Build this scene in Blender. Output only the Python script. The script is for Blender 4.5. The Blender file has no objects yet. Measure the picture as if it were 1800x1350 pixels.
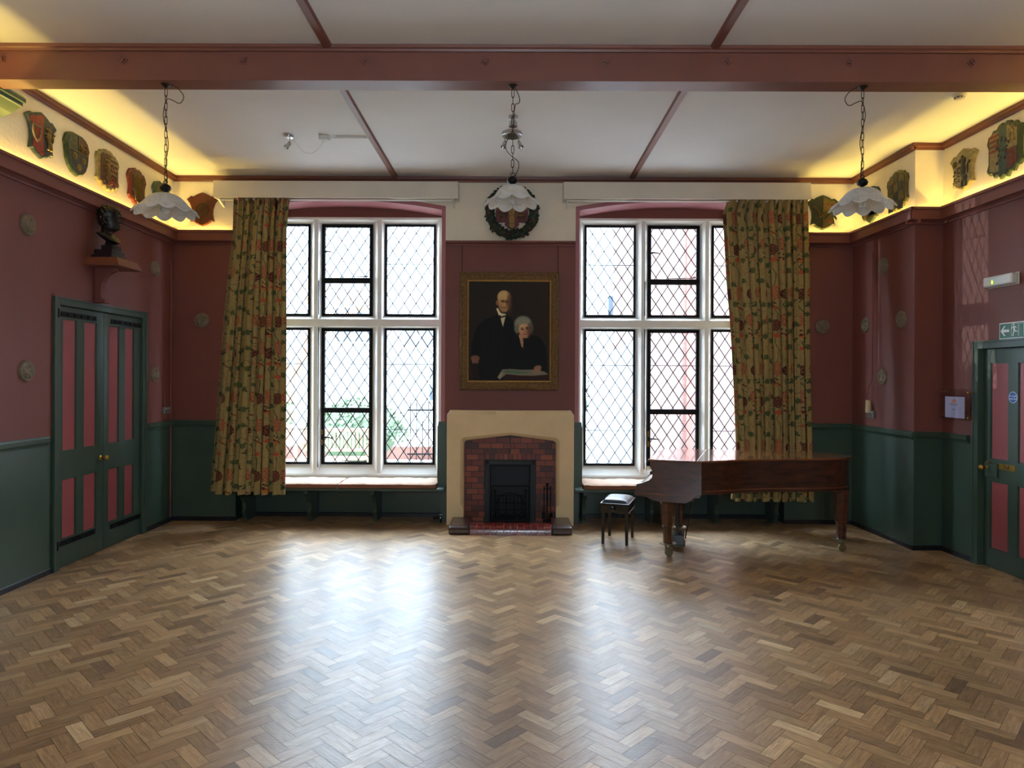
import bpy, math, random
import numpy as np
from mathutils import Vector, Matrix
random.seed(7); rng = np.random.default_rng(7)
COL = bpy.context.scene.collection
PI = math.pi

# ------------------------------------------------------------------ helpers
def lin(c):
    return tuple((v/255/12.92) if v/255 <= .04045 else ((v/255+.055)/1.055)**2.4 for v in c)
MATS = {}
def nt(name):
    m = bpy.data.materials.new(name); m.use_nodes = True
    n = m.node_tree; b = n.nodes['Principled BSDF']
    MATS[name] = m
    return m, n, b
def paint(name, rgb, rough=.5, metal=0, var=.06, scale=3., bump=0., bscale=60., coat=0., spec=.5, stretch=None, rvar=0., emis=None):
    """a procedural paint: colour with faint brush/wear variation and an optional bump"""
    m, n, b = nt(name)
    c = lin(rgb)
    tc = n.nodes.new('ShaderNodeTexCoord'); mp = n.nodes.new('ShaderNodeMapping')
    if stretch: mp.inputs['Scale'].default_value = stretch
    n.links.new(tc.outputs['Object'], mp.inputs['Vector'])
    no = n.nodes.new('ShaderNodeTexNoise'); no.inputs['Scale'].default_value = scale; no.inputs['Detail'].default_value = 6
    n.links.new(mp.outputs[0], no.inputs['Vector'])
    r = n.nodes.new('ShaderNodeValToRGB')
    r.color_ramp.elements[0].position = .3; r.color_ramp.elements[1].position = .7
    r.color_ramp.elements[0].color = tuple(v*(1-var) for v in c)+(1,)
    r.color_ramp.elements[1].color = tuple(min(1, v*(1+var)) for v in c)+(1,)
    n.links.new(no.outputs['Fac'], r.inputs[0]); n.links.new(r.outputs[0], b.inputs['Base Color'])
    b.inputs['Roughness'].default_value = rough; b.inputs['Metallic'].default_value = metal
    b.inputs['Specular IOR Level'].default_value = spec
    b.inputs['Coat Weight'].default_value = coat; b.inputs['Coat Roughness'].default_value = .12
    if bump:
        nb = n.nodes.new('ShaderNodeTexNoise'); nb.inputs['Scale'].default_value = bscale; nb.inputs['Detail'].default_value = 4
        n.links.new(mp.outputs[0], nb.inputs['Vector'])
        bu = n.nodes.new('ShaderNodeBump'); bu.inputs['Strength'].default_value = bump; bu.inputs['Distance'].default_value = .01
        n.links.new(nb.outputs['Fac'], bu.inputs['Height']); n.links.new(bu.outputs[0], b.inputs['Normal'])
    if emis:
        b.inputs['Emission Color'].default_value = lin(emis[0])+(1,); b.inputs['Emission Strength'].default_value = emis[1]
    return m

class MB:
    """collects polygons and links them as ONE mesh object"""
    def __init__(s): s.v = []; s.f = []; s.m = []; s.cur = 0
    def mat(s, i): s.cur = i; return s
    def add(s, vs, fs, mi=None):
        o = len(s.v); s.v += [tuple(v) for v in vs]
        for f in fs: s.f.append(tuple(o+i for i in f)); s.m.append(s.cur if mi is None else mi)
        return s
    def box(s, x0, x1, y0, y1, z0, z1, M=None, mi=None):
        vs = [(x, y, z) for x in (x0, x1) for y in (y0, y1) for z in (z0, z1)]
        if M: vs = [M @ Vector(v) for v in vs]
        return s.add(vs, [(0,1,3,2),(4,6,7,5),(0,4,5,1),(2,3,7,6),(0,2,6,4),(1,5,7,3)], mi)
    def prism(s, poly, a, b, axis='y', M=None, mi=None, capa=True, capb=True):
        """poly of 2D points; axis y: (x,z) extruded in y; axis x: (y,z) extruded in x; axis z: (x,y) extruded in z"""
        def P(p, t): return {'y': (p[0], t, p[1]), 'x': (t, p[0], p[1]), 'z': (p[0], p[1], t)}[axis]
        n = len(poly); vs = [P(p, a) for p in poly]+[P(p, b) for p in poly]
        if M: vs = [M @ Vector(v) for v in vs]
        fs = [(i, (i+1) % n, n+(i+1) % n, n+i) for i in range(n)]
        if capa: fs.append(tuple(range(n))[::-1])
        if capb: fs.append(tuple(range(n, 2*n)))
        return s.add(vs, fs, mi)
    def bar(s, p, q, w, t, up=(0, 1, 0)):
        p = Vector(p); q = Vector(q); d = (q-p).normalized(); n = Vector(up); sd = d.cross(n).normalized()*w/2; n = n*t/2
        vs = [a+i*sd+j*n for a in (p, q) for i in (-1, 1) for j in (-1, 1)]
        return s.add(vs, [(0,1,3,2),(4,6,7,5),(0,4,5,1),(2,3,7,6),(0,2,6,4),(1,5,7,3)])
    def tube(s, pts, r, n=8, close=False, cap=True):
        pts = [Vector(p) for p in pts]; N = len(pts); rs = r if hasattr(r, '__len__') else [r]*N
        vs = []; prev = None
        for i, p in enumerate(pts):
            if close: d = (pts[(i+1) % N]-pts[i-1]).normalized()
            else: d = (pts[min(i+1, N-1)]-pts[max(i-1, 0)]).normalized()
            if prev is None: a = d.orthogonal().normalized()
            else: a = (prev-d*prev.dot(d)).normalized()
            prev = a; b = d.cross(a)
            for k in range(n):
                t = 2*PI*k/n; vs.append(p+(a*math.cos(t)+b*math.sin(t))*rs[i])
        fs = []
        for i in range(N if close else N-1):
            j = (i+1) % N
            for k in range(n): fs.append((i*n+k, i*n+(k+1) % n, j*n+(k+1) % n, j*n+k))
        if not close and cap: fs += [tuple(range(n))[::-1], tuple(range((N-1)*n, N*n))]
        return s.add(vs, fs)
    def lathe(s, prof, n=24, M=None, wob=None, ph=0):
        """profile of (r, z) about z"""
        vs = []
        for r, z in prof:
            for k in range(n):
                t = 2*PI*(k+ph)/n; rr, zz = (r, z) if not wob else wob(r, z, t)
                vs.append((rr*math.cos(t), rr*math.sin(t), zz))
        if M: vs = [M @ Vector(v) for v in vs]
        fs = [(i*n+k, i*n+(k+1) % n, (i+1)*n+(k+1) % n, (i+1)*n+k) for i in range(len(prof)-1) for k in range(n)]
        if prof[0][0] > 1e-4: fs.append(tuple(range(n))[::-1])
        if prof[-1][0] > 1e-4: fs.append(tuple(range((len(prof)-1)*n, len(prof)*n)))
        return s.add(vs, fs)
    def sphere(s, c, r, n=10, sq=(1, 1, 1)):
        m = max(5, n//2+1); prof = [(math.sin(PI*i/m), -math.cos(PI*i/m)) for i in range(m+1)]
        return s.lathe([(max(0, a), b) for a, b in prof], n, Matrix.Translation(c) @ Matrix.Diagonal((r*sq[0], r*sq[1], r*sq[2], 1)))

ROOTM = {}
def obj(name, mb, mat, parent=None, bevel=0, smooth=False, seg=2, **kw):
    me = bpy.data.meshes.new(name); me.from_pydata(mb.v, [], mb.f)
    mats = mat if isinstance(mat, (list, tuple)) else [mat]
    for m in mats: me.materials.append(m)
    if len(mats) > 1: me.polygons.foreach_set('material_index', mb.m)
    me.validate(); me.update()
    import bmesh
    b = bmesh.new(); b.from_mesh(me); bmesh.ops.recalc_face_normals(b, faces=b.faces); b.to_mesh(me); b.free()
    if smooth: me.polygons.foreach_set('use_smooth', [True]*len(me.polygons))
    o = bpy.data.objects.new(name, me); COL.objects.link(o)
    if parent: o.parent = parent
    if bevel:
        md = o.modifiers.new('edge', 'BEVEL'); md.width = bevel; md.segments = seg; md.limit_method = 'ANGLE'; md.angle_limit = .6
        md.harden_normals = False
    if smooth:
        try:
            md = o.modifiers.new('sm', 'EDGE_SPLIT'); md.split_angle = math.radians(42)
        except Exception: pass
    for k, v in kw.items(): o[k] = v
    return o
def tag(o, label, cat=None, group=None, kind=None):
    o['label'] = label
    if cat: o['category'] = cat
    if group: o['group'] = group
    if kind: o['kind'] = kind
    return o
def thing(name, label, cat, loc=(0, 0, 0), rz=0, group=None, kind=None):
    o = bpy.data.objects.new(name, None); COL.objects.link(o); o.empty_display_size = .1
    o.location = loc; o.rotation_euler = (0, 0, rz)
    return tag(o, label, cat, group, kind)
def place(o, loc, rz=0): o.location = loc; o.rotation_euler = (0, 0, rz); return o

# ---- frames of the room.  local x runs right along the wall, local y goes into the wall, z up
SL = -0.019; Y0 = 8.47; NN = math.hypot(1, SL); RB = math.atan(SL)      # the window wall is about one degree off square
def bwp(u, d=0, z=0): return (u/NN-d*SL/NN, Y0+u*SL/NN+d/NN, z)
def back(u=0, d=0, z=0): return bwp(u, d, z), RB
XL = -4.085; XR = 4.64; XP = 4.34; YP = 7.12
def left(y=0, d=0, z=0): return (XL-d, y, z), PI/2
def right(y=0, d=0, z=0, X=None): return ((XR if X is None else X)+d, y, z), -PI/2
ZC = 4.275      # ceiling

# ------------------------------------------------------------------ materials
MAUVE = (116, 67, 60); GREEN = (54, 72, 60)
m_mauve = paint('mauve_wall_paint', MAUVE, .55, spec=.35, var=.07, scale=1.6, bump=.12, bscale=35, stretch=(1, 1, .5))
m_green = paint('green_gloss_paint', GREEN, .34, var=.08, scale=2.2, bump=.10, bscale=30, stretch=(1, 1, .6))
m_pinkpanel = paint('pink_panel_paint', (150, 72, 74), .38, var=.05, scale=4)
m_frieze = paint('cream_frieze_distemper', (226, 217, 198), .85, var=.04, scale=5, bump=.25, bscale=25)
m_ceil = paint('white_ceiling_paint', (233, 233, 233), .9, var=.02, scale=1.5, bump=.08, bscale=12)
m_band = paint('pink_arch_paint', (160, 98, 104), .5, var=.04)
m_trim = paint('brown_maroon_trim_paint', (108, 58, 42), .42, var=.07, scale=8)
m_beam = paint('beam_paint', (126, 80, 70), .4, var=.06, scale=5)
m_white = paint('white_gloss_paint', (234, 234, 230), .4, var=.03, scale=6)
m_offw = paint('off_white_board_paint', (212, 204, 190), .5, var=.03, scale=4)
m_black = paint('black_iron', (13, 13, 15), .6, spec=.2, var=.2, scale=20, bump=.1, bscale=80)
m_lead = paint('window_lead', (60, 66, 74), .6, metal=.2)
m_tar = paint('black_skirting_tar', (20, 21, 26), .35, var=.4, scale=25, bump=.5, bscale=40)
m_castor = paint('dull_castor_brass', (132, 118, 90), .4, metal=.7, var=.2, scale=30)
m_brass = paint('brass', (190, 150, 70), .28, metal=1, var=.1, scale=20)
m_gold = paint('old_gilt', (126, 98, 62), .45, metal=.45, var=.35, scale=45, bump=1.0, bscale=85)
m_gilt = paint('bright_gilt_slip', (186, 148, 80), .38, metal=.6, var=.15, scale=30)
m_stone = paint('painted_stone', (220, 194, 152), .6, var=.05, scale=5, bump=.1, bscale=90)
m_soot = paint('sooty_iron', (14, 15, 17), .55, var=.3, scale=14, bump=.2, bscale=50)
m_chrome = paint('dull_chrome', (190, 190, 192), .25, metal=1)
m_dkchain = paint('dark_chain_metal', (58, 48, 38), .4, metal=.7)
m_steel = paint('grey_socket_metal', (120, 118, 114), .4, metal=.5)
m_pvc = paint('white_plastic', (218, 216, 208), .4)
m_bronze = paint('dark_bronze', (34, 31, 28), .36, metal=.4, var=.4, scale=16, bump=.4, bscale=50)
m_ebony = paint('black_lacquer', (16, 15, 16), .22, var=.1, coat=.5)
m_leather = paint('black_leather', (20, 22, 26), .34, var=.15, scale=30, bump=.15, bscale=180)
m_plaster = paint('stone_coloured_plaster', (112, 98, 78), .6, var=.25, scale=60, bump=.4, bscale=140)
m_cushion = paint('beige_cushion_cloth', (172, 140, 118), .9, var=.06, scale=30, bump=.3, bscale=200)
m_cushside = paint('brown_cushion_edge', (132, 84, 60), .9, var=.2, scale=8, stretch=(.4, 1, 14), bump=.3, bscale=60)
m_ledhouse = paint('led_strip_body', (230, 220, 190), .6, emis=((255, 214, 120), 3.))

def wood(name, dark, light, rough=.25, coat=.6, stretch=(1, 8, 8), scale=3.):
    m, n, b = nt(name)
    tc = n.nodes.new('ShaderNodeTexCoord'); mp = n.nodes.new('ShaderNodeMapping'); mp.inputs['Scale'].default_value = stretch
    no = n.nodes.new('ShaderNodeTexNoise'); no.inputs['Scale'].default_value = scale; no.inputs['Detail'].default_value = 8; no.inputs['Distortion'].default_value = .6
    r = n.nodes.new('ShaderNodeValToRGB'); r.color_ramp.elements[0].position = .3; r.color_ramp.elements[1].position = .72
    r.color_ramp.elements[0].color = lin(dark)+(1,); r.color_ramp.elements[1].color = lin(light)+(1,)
    n.links.new(tc.outputs['Object'], mp.inputs[0]); n.links.new(mp.outputs[0], no.inputs['Vector']); n.links.new(no.outputs['Fac'], r.inputs[0])
    n.links.new(r.outputs[0], b.inputs['Base Color']); b.inputs['Roughness'].default_value = rough
    b.inputs['Coat Weight'].default_value = coat; b.inputs['Coat Roughness'].default_value = .06
    return m
m_mahog = wood('polished_mahogany', (44, 20, 12), (84, 42, 24), .3, .8)
m_lidwood = wood('polished_mahogany_lid', (92, 46, 26), (134, 76, 46), .22, 1.)
m_shelfw = wood('painted_shelf_wood', (104, 58, 44), (118, 68, 52), .45, .1)
m_teak = wood('garden_teak', (122, 92, 68), (144, 108, 80), .7, 0)

# parquet: per-block colour from the mesh, grain along each block from its own uv
def floor_mat():
    m, n, b = nt('oak_parquet')
    at = n.nodes.new('ShaderNodeAttribute'); at.attribute_name = 'Tone'
    uv = n.nodes.new('ShaderNodeUVMap'); uv.uv_map = 'Grain'
    mp = n.nodes.new('ShaderNodeMapping'); mp.inputs['Scale'].default_value = (7, 90, 1)
    no = n.nodes.new('ShaderNodeTexNoise'); no.inputs['Scale'].default_value = 1.; no.inputs['Detail'].default_value = 7; no.inputs['Distortion'].default_value = 1.2
    n.links.new(uv.outputs[0], mp.inputs[0]); n.links.new(mp.outputs[0], no.inputs['Vector'])
    r = n.nodes.new('ShaderNodeValToRGB'); r.color_ramp.elements[0].position = .28; r.color_ramp.elements[1].position = .75
    r.color_ramp.elements[0].color = (.62, .58, .54, 1); r.color_ramp.elements[1].color = (1.18, 1.18, 1.16, 1)
    n.links.new(no.outputs['Fac'], r.inputs[0])
    mx = n.nodes.new('ShaderNodeMix'); mx.data_type = 'RGBA'; mx.blend_type = 'MULTIPLY'; mx.inputs[0].default_value = 1
    n.links.new(at.outputs['Color'], mx.inputs[6]); n.links.new(r.outputs[0], mx.inputs[7])
    tc = n.nodes.new('ShaderNodeTexCoord')
    # worn patches
    n2 = n.nodes.new('ShaderNodeTexNoise'); n2.inputs['Scale'].default_value = .9; n2.inputs['Detail'].default_value = 5
    n.links.new(tc.outputs['Object'], n2.inputs['Vector'])
    r2 = n.nodes.new('ShaderNodeValToRGB'); r2.color_ramp.elements[0].position = .35; r2.color_ramp.elements[1].position = .65
    r2.color_ramp.elements[0].color = (.8, .78, .76, 1); r2.color_ramp.elements[1].color = (1.08, 1.08, 1.08, 1)
    n.links.new(n2.outputs['Fac'], r2.inputs[0])
    mx2 = n.nodes.new('ShaderNodeMix'); mx2.data_type = 'RGBA'; mx2.blend_type = 'MULTIPLY'; mx2.inputs[0].default_value = 1
    n.links.new(mx.outputs[2], mx2.inputs[6]); n.links.new(r2.outputs[0], mx2.inputs[7])
    n.links.new(mx2.outputs[2], b.inputs['Base Color'])
    # roughness: scuffed wax, scratches
    rr = n.nodes.new('ShaderNodeMapRange'); rr.inputs['To Min'].default_value = .27; rr.inputs['To Max'].default_value = .41
    n3 = n.nodes.new('ShaderNodeTexNoise'); n3.inputs['Scale'].default_value = 3.2; n3.inputs['Detail'].default_value = 8; n3.inputs['Roughness'].default_value = .65
    n.links.new(tc.outputs['Object'], n3.inputs['Vector']); n.links.new(n3.outputs['Fac'], rr.inputs['Value'])
    n.links.new(rr.outputs[0], b.inputs['Roughness'])
    b.inputs['Specular IOR Level'].default_value = .72; b.inputs['Coat Weight'].default_value = .08; b.inputs['Coat Roughness'].default_value = .24
    # scratches as bump: stretched, turned noises
    hs = None
    for ang, sc in ((.5, 5), (1.9, 7), (-.4, 6)):
        mm = n.nodes.new('ShaderNodeMapping'); mm.inputs['Rotation'].default_value = (0, 0, ang); mm.inputs['Scale'].default_value = (1.2, 26, 1)
        n.links.new(tc.outputs['Object'], mm.inputs[0])
        q = n.nodes.new('ShaderNodeTexNoise'); q.inputs['Scale'].default_value = sc; q.inputs['Detail'].default_value = 5; q.inputs['Distortion'].default_value = .3
        n.links.new(mm.outputs[0], q.inputs['Vector'])
        if hs is None: hs = q.outputs['Fac']
        else:
            ad = n.nodes.new('ShaderNodeMath'); ad.operation = 'ADD'; n.links.new(hs, ad.inputs[0]); n.links.new(q.outputs['Fac'], ad.inputs[1]); hs = ad.outputs[0]
    bu = n.nodes.new('ShaderNodeBump'); bu.inputs['Strength'].default_value = .2; bu.inputs['Distance'].default_value = .004
    n.links.new(hs, bu.inputs['Height']); n.links.new(bu.outputs[0], b.inputs['Normal'])
    return m
m_floor = floor_mat()

def vcol_mat(name, rough=.8, spec=.3, trans=0, bump=0, attr='Paint', sheen=0):
    m, n, b = nt(name)
    at = n.nodes.new('ShaderNodeAttribute'); at.attribute_name = attr
    n.links.new(at.outputs['Color'], b.inputs['Base Color'])
    b.inputs['Roughness'].default_value = rough; b.inputs['Specular IOR Level'].default_value = spec
    if bump:
        tc = n.nodes.new('ShaderNodeTexCoord'); nb = n.nodes.new('ShaderNodeTexNoise'); nb.inputs['Scale'].default_value = 240
        n.links.new(tc.outputs['Object'], nb.inputs['Vector'])
        bu = n.nodes.new('ShaderNodeBump'); bu.inputs['Strength'].default_value = bump; bu.inputs['Distance'].default_value = .004
        n.links.new(nb.outputs['Fac'], bu.inputs['Height']); n.links.new(bu.outputs[0], b.inputs['Normal'])
    if trans:
        tr = n.nodes.new('ShaderNodeBsdfTranslucent'); mx = n.nodes.new('ShaderNodeMixShader'); mx.inputs[0].default_value = trans
        out = n.nodes['Material Output']; n.links.new(at.outputs['Color'], tr.inputs['Color'])
        n.links.new(b.outputs[0], mx.inputs[1]); n.links.new(tr.outputs[0], mx.inputs[2]); n.links.new(mx.outputs[0], out.inputs['Surface'])
    return m
m_curtain = vcol_mat('printed_curtain_linen', .85, .2, trans=.22, bump=.15)
m_canvas = vcol_mat('oil_painting_canvas', .6, .15)
m_brick = vcol_mat('glazed_red_brick', .42, .4, bump=.3)

def glass_mat():
    m, n, b = nt('window_glass'); out = n.nodes['Material Output']; n.nodes.remove(b)
    t = n.nodes.new('ShaderNodeBsdfTransparent'); t.inputs[0].default_value = (.97, .985, .985, 1)
    g = n.nodes.new('ShaderNodeBsdfGlossy'); g.inputs['Roughness'].default_value = .03
    mx = n.nodes.new('ShaderNodeMixShader'); mx.inputs[0].default_value = .04
    n.links.new(t.outputs[0], mx.inputs[1]); n.links.new(g.outputs[0], mx.inputs[2]); n.links.new(mx.outputs[0], out.inputs[0])
    return m
m_glass = glass_mat()
def acrylic():
    m, n, b = nt('clear_acrylic'); out = n.nodes['Material Output']; n.nodes.remove(b)
    t = n.nodes.new('ShaderNodeBsdfTransparent'); t.inputs[0].default_value = (.93, .92, .95, 1)
    g = n.nodes.new('ShaderNodeBsdfGlossy'); g.inputs['Roughness'].default_value = .05
    mx = n.nodes.new('ShaderNodeMixShader'); mx.inputs[0].default_value = .09
    n.links.new(t.outputs[0], mx.inputs[1]); n.links.new(g.outputs[0], mx.inputs[2]); n.links.new(mx.outputs[0], out.inputs[0])
    return m
m_acryl = acrylic()
def shade_mat():
    m, n, b = nt('marbled_shade_glass'); out = n.nodes['Material Output']
    tc = n.nodes.new('ShaderNodeTexCoord'); w = n.nodes.new('ShaderNodeTexNoise'); w.inputs['Scale'].default_value = 7; w.inputs['Distortion'].default_value = 1.8; w.inputs['Detail'].default_value = 2
    n.links.new(tc.outputs['Object'], w.inputs['Vector'])
    r = n.nodes.new('ShaderNodeValToRGB'); e = r.color_ramp.elements
    e[0].position = .44; e[0].color = lin((236, 236, 234))+(1,); e[1].position = .56; e[1].color = lin((236, 236, 234))+(1,)
    k = e.new(.5); k.color = lin((224, 219, 210))+(1,)
    n.links.new(w.outputs['Fac'], r.inputs[0]); n.links.new(r.outputs[0], b.inputs['Base Color'])
    b.inputs['Roughness'].default_value = .3
    tr = n.nodes.new('ShaderNodeBsdfTranslucent'); n.links.new(r.outputs[0], tr.inputs[0])
    mx = n.nodes.new('ShaderNodeMixShader'); mx.inputs[0].default_value = .45
    n.links.new(b.outputs[0], mx.inputs[1]); n.links.new(tr.outputs[0], mx.inputs[2]); n.links.new(mx.outputs[0], out.inputs[0])
    return m
m_shade = shade_mat()

def set_vcol(o, cols, attr='Paint'):
    a = o.data.color_attributes.new(attr, 'FLOAT_COLOR', 'POINT')
    c = np.ones((len(o.data.vertices), 4), np.float32); c[:, :3] = cols
    a.data.foreach_set('color', c.ravel())

# ------------------------------------------------------------------ numpy painter (srgb 0..255 canvases)
class Canvas:
    def __init__(s, w, h, col, asp=1.):
        s.w, s.h = w, h; s.a = np.zeros((h, w, 3)); s.a[:] = col
        s.X, s.Y = np.meshgrid((np.arange(w)+.5)/w, (np.arange(h)+.5)/h); s.asp = asp; s.gain = 1.      # asp = height/width of the real thing
    def blend(s, mask, col): s.a += (np.array(col, float)-s.a)*mask[..., None]
    def ell(s, cx, cy, rx, ry, col, ang=0, soft=.15, op=1., wrap=False):
        for ox in ((-1, 0, 1) if wrap else (0,)):
            for oy in ((-1, 0, 1) if wrap else (0,)):
                dx = s.X-cx-ox; dy = (s.Y-cy-oy)*s.asp
                if wrap and (abs(ox)+abs(oy)) and not ((abs(dx) < rx+ry*s.asp).any() and (abs(dy) < rx+ry*s.asp).any()): continue
                c, sn = math.cos(ang), math.sin(ang)
                r = np.sqrt(((dx*c+dy*sn)/rx)**2+((-dx*sn+dy*c)/(ry*s.asp))**2)
                s.blend(np.clip((1-r)/soft+.5, 0, 1)*op, col)
    def poly(s, pts, col, op=1., soft=.004):
        inside = np.zeros_like(s.X, bool); dist = np.full_like(s.X, 9.)
        n = len(pts)
        for i in range(n):
            (x1, y1), (x2, y2) = pts[i], pts[(i+1) % n]
            c = ((y1 > s.Y) != (y2 > s.Y)) & (s.X < (x2-x1)*(s.Y-y1)/((y2-y1) or 1e-9)+x1); inside ^= c
            ex, ey = x2-x1, y2-y1; t = np.clip(((s.X-x1)*ex+(s.Y-y1)*ey)/(ex*ex+ey*ey+1e-12), 0, 1)
            dist = np.minimum(dist, np.hypot(s.X-x1-t*ex, s.Y-y1-t*ey))
        sd = np.where(inside, dist, -dist)
        s.blend(np.clip(sd/soft+.5, 0, 1)*op, col)
    def line(s, pts, w, col, op=1., wrap=False):
        d = np.full_like(s.X, 9.)
        for i in range(len(pts)-1):
            for ox in ((-1, 0, 1) if wrap else (0,)):
                for oy in ((-1, 0, 1) if wrap else (0,)):
                    x1, y1 = pts[i][0]+ox, pts[i][1]+oy; ex, ey = pts[i+1][0]-pts[i][0], (pts[i+1][1]-pts[i][1])*s.asp
                    px = s.X-x1; py = (s.Y-y1)*s.asp; t = np.clip((px*ex+py*ey)/(ex*ex+ey*ey+1e-12), 0, 1)
                    d = np.minimum(d, np.hypot(px-t*ex, py-t*ey))
        s.blend(np.clip((w-d)/(w*.5)+.3, 0, 1)*op, col)
    def sample(s, u, v):
        x = (np.mod(u, 1)*s.w).astype(int) % s.w; y = (np.mod(v, 1)*s.h).astype(int) % s.h
        c = s.a[y, x]/255.
        return np.minimum(.85, s.gain*np.where(c <= .04045, c/12.92, ((c+.055)/1.055)**2.4))

# ================================================================== ROOM SHELL
ZD = 1.222; ZF = 3.44          # top of the dado, bottom of the frieze
def wallbox(mb, x0, x1, z0, z1, y0=0, y1=.15, zf=ZF):
    for a, b, mi in ((0, ZD, 0), (ZD, zf, 1), (zf, 9, 2)):
        lo, hi = max(a, z0), min(b, z1)
        if hi > lo+1e-6: mb.box(x0, x1, y0, y1, lo, hi, mi=mi)
WM = [m_green, m_mauve, m_frieze]
YN = -2.2     # near end of the room, behind the camera
mb = MB(); wallbox(mb, YN, 6.27, 0, ZC+.05); wallbox(mb, 7.88, 8.9, 0, ZC+.05); wallbox(mb, 6.27, 7.88, 2.51, ZC+.05)
w = obj('wall_left', mb, WM); place(w, *left()); tag(w, 'left side wall, mauve above a dark green dado with cream frieze', 'wall', kind='structure')
mb = MB(); wallbox(mb, -6.63, -YP-.02, 0, ZC+.05) if False else None
mb = MB(); wallbox(mb, -YP-.02, -6.63, 0, ZC+.05); wallbox(mb, -5.62, -YN, 0, ZC+.05); wallbox(mb, -6.63, -5.62, 2.165, ZC+.05)
w = obj('wall_right', mb, WM); place(w, *right()); tag(w, 'right side wall with the single door, mauve over green dado', 'wall', kind='structure')
mb = MB(); wallbox(mb, -8.9, -YP, 0, ZC+.05, 0, .45)
w = obj('wall_pier', mb, WM); place(w, *right(X=XP)); tag(w, 'projecting part of the right wall near the window corner', 'wall', kind='structure')
mb = MB(); wallbox(mb, XL-.15, -.6, 0, ZC+.05); wallbox(mb, .8, XR+.15, 0, ZC+.05); wallbox(mb, -.6, .8, 0, 1.7); wallbox(mb, -.6, .8, 3.1, ZC+.05)
w = obj('wall_rear', mb, WM); place(w, (0, YN, 0), 0); w.rotation_euler = (0, 0, 0); w.location = (0, YN-.15, 0); tag(w, 'rear wall behind the viewer', 'wall', kind='structure')

# window wall with two arched recesses
WINS = [(-3.30, -.752), (.955, 3.505)]
def arch_z(u, a, b):
    h = (b-a)/2; c = (a+b)/2; z0 = 3.871; rise = .118; R = (h*h+rise*rise)/(2*rise)
    return z0+math.sqrt(max(0, R*R-(u-c)**2))-(R-rise)
mb = MB(); DW = .36
FX0, FX1, FZ = -.14, .37, .72      # fire opening
wallbox(mb, XL-.15, WINS[0][0], 0, ZC+.05, 0, DW); wallbox(mb, WINS[1][1], XP+.3, 0, ZC+.05, 0, DW)
wallbox(mb, WINS[0][1], FX0, 0, ZC+.05, 0, DW, 3.487); wallbox(mb, FX1, WINS[1][0], 0, ZC+.05, 0, DW, 3.487); wallbox(mb, FX0, FX1, FZ, ZC+.05, 0, DW, 3.487)
for a, b in WINS:
    n = 28
    for i in range(n):
        u0 = a+(b-a)*i/n; u1 = a+(b-a)*(i+1)/n; z0 = arch_z(u0, a, b); z1 = arch_z(u1, a, b)
        vs = [(u0, 0, z0), (u1, 0, z1), (u1, 0, ZC+.05), (u0, 0, ZC+.05), (u0, DW, z0), (u1, DW, z1), (u1, DW, ZC+.05), (u0, DW, ZC+.05)]
        mb.add(vs, [(0, 1, 2, 3), (7, 6, 5, 4)], 2); mb.add(vs, [(0, 4, 5, 1)], 3)
w = obj('wall_back', mb, WM+[m_band]); place(w, *back()); tag(w, 'far wall with two arched window recesses and the chimney breast between', 'wall', kind='structure')
# outer skin behind the recesses: under the sills and over the window heads
for k, (a, b) in enumerate(WINS):
    mb = MB(); mb.box(a-.3, b+.3, .31, .5, -.1, .485, mi=0)
    mb.box(a-.3, b+.3, .361, .5, 3.86, ZC+.05, mi=1)
    mb.box(a-.3, a-.005, .361, .5, .485, 3.86, mi=1); mb.box(b+.005, b+.3, .361, .5, .485, 3.86, mi=1)
    w = obj('wall_recess', mb, [m_green, m_mauve]); place(w, *back()); tag(w, 'back of the %s window recess, green under the sill and mauve above the head' % ('left', 'right')[k], 'wall', kind='structure')
# pink painted band round each arch
for k, (a, b) in enumerate(WINS):
    mb = MB(); wd = .047; T = .004
    inner = [(a, ZD)]+[(a+(b-a)*i/28, arch_z(a+(b-a)*i/28, a, b)) for i in range(29)]+[(b, ZD)]
    outer = [(a-wd, ZD)]+[(a-wd+(b-a+2*wd)*i/28, arch_z(a+(b-a)*i/28, a, b)+wd) for i in range(29)]+[(b+wd, ZD)]
    for i in range(len(inner)-1):
        mb.prism([inner[i], inner[i+1], outer[i+1], outer[i]], -T, 0, 'y')
    w = obj('trim_arch', mb, m_band); place(w, *back()); tag(w, 'pink painted band round the %s window arch' % ('left', 'right')[k], 'trim', kind='structure')

# ceiling
mb = MB(); mb.box(XL-.15, XR+.15, YN-.15, 9.1, ZC, ZC+.1)
tag(obj('ceiling', mb, m_ceil), 'plain white ceiling crossed by maroon battens', 'ceiling', kind='structure')

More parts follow.
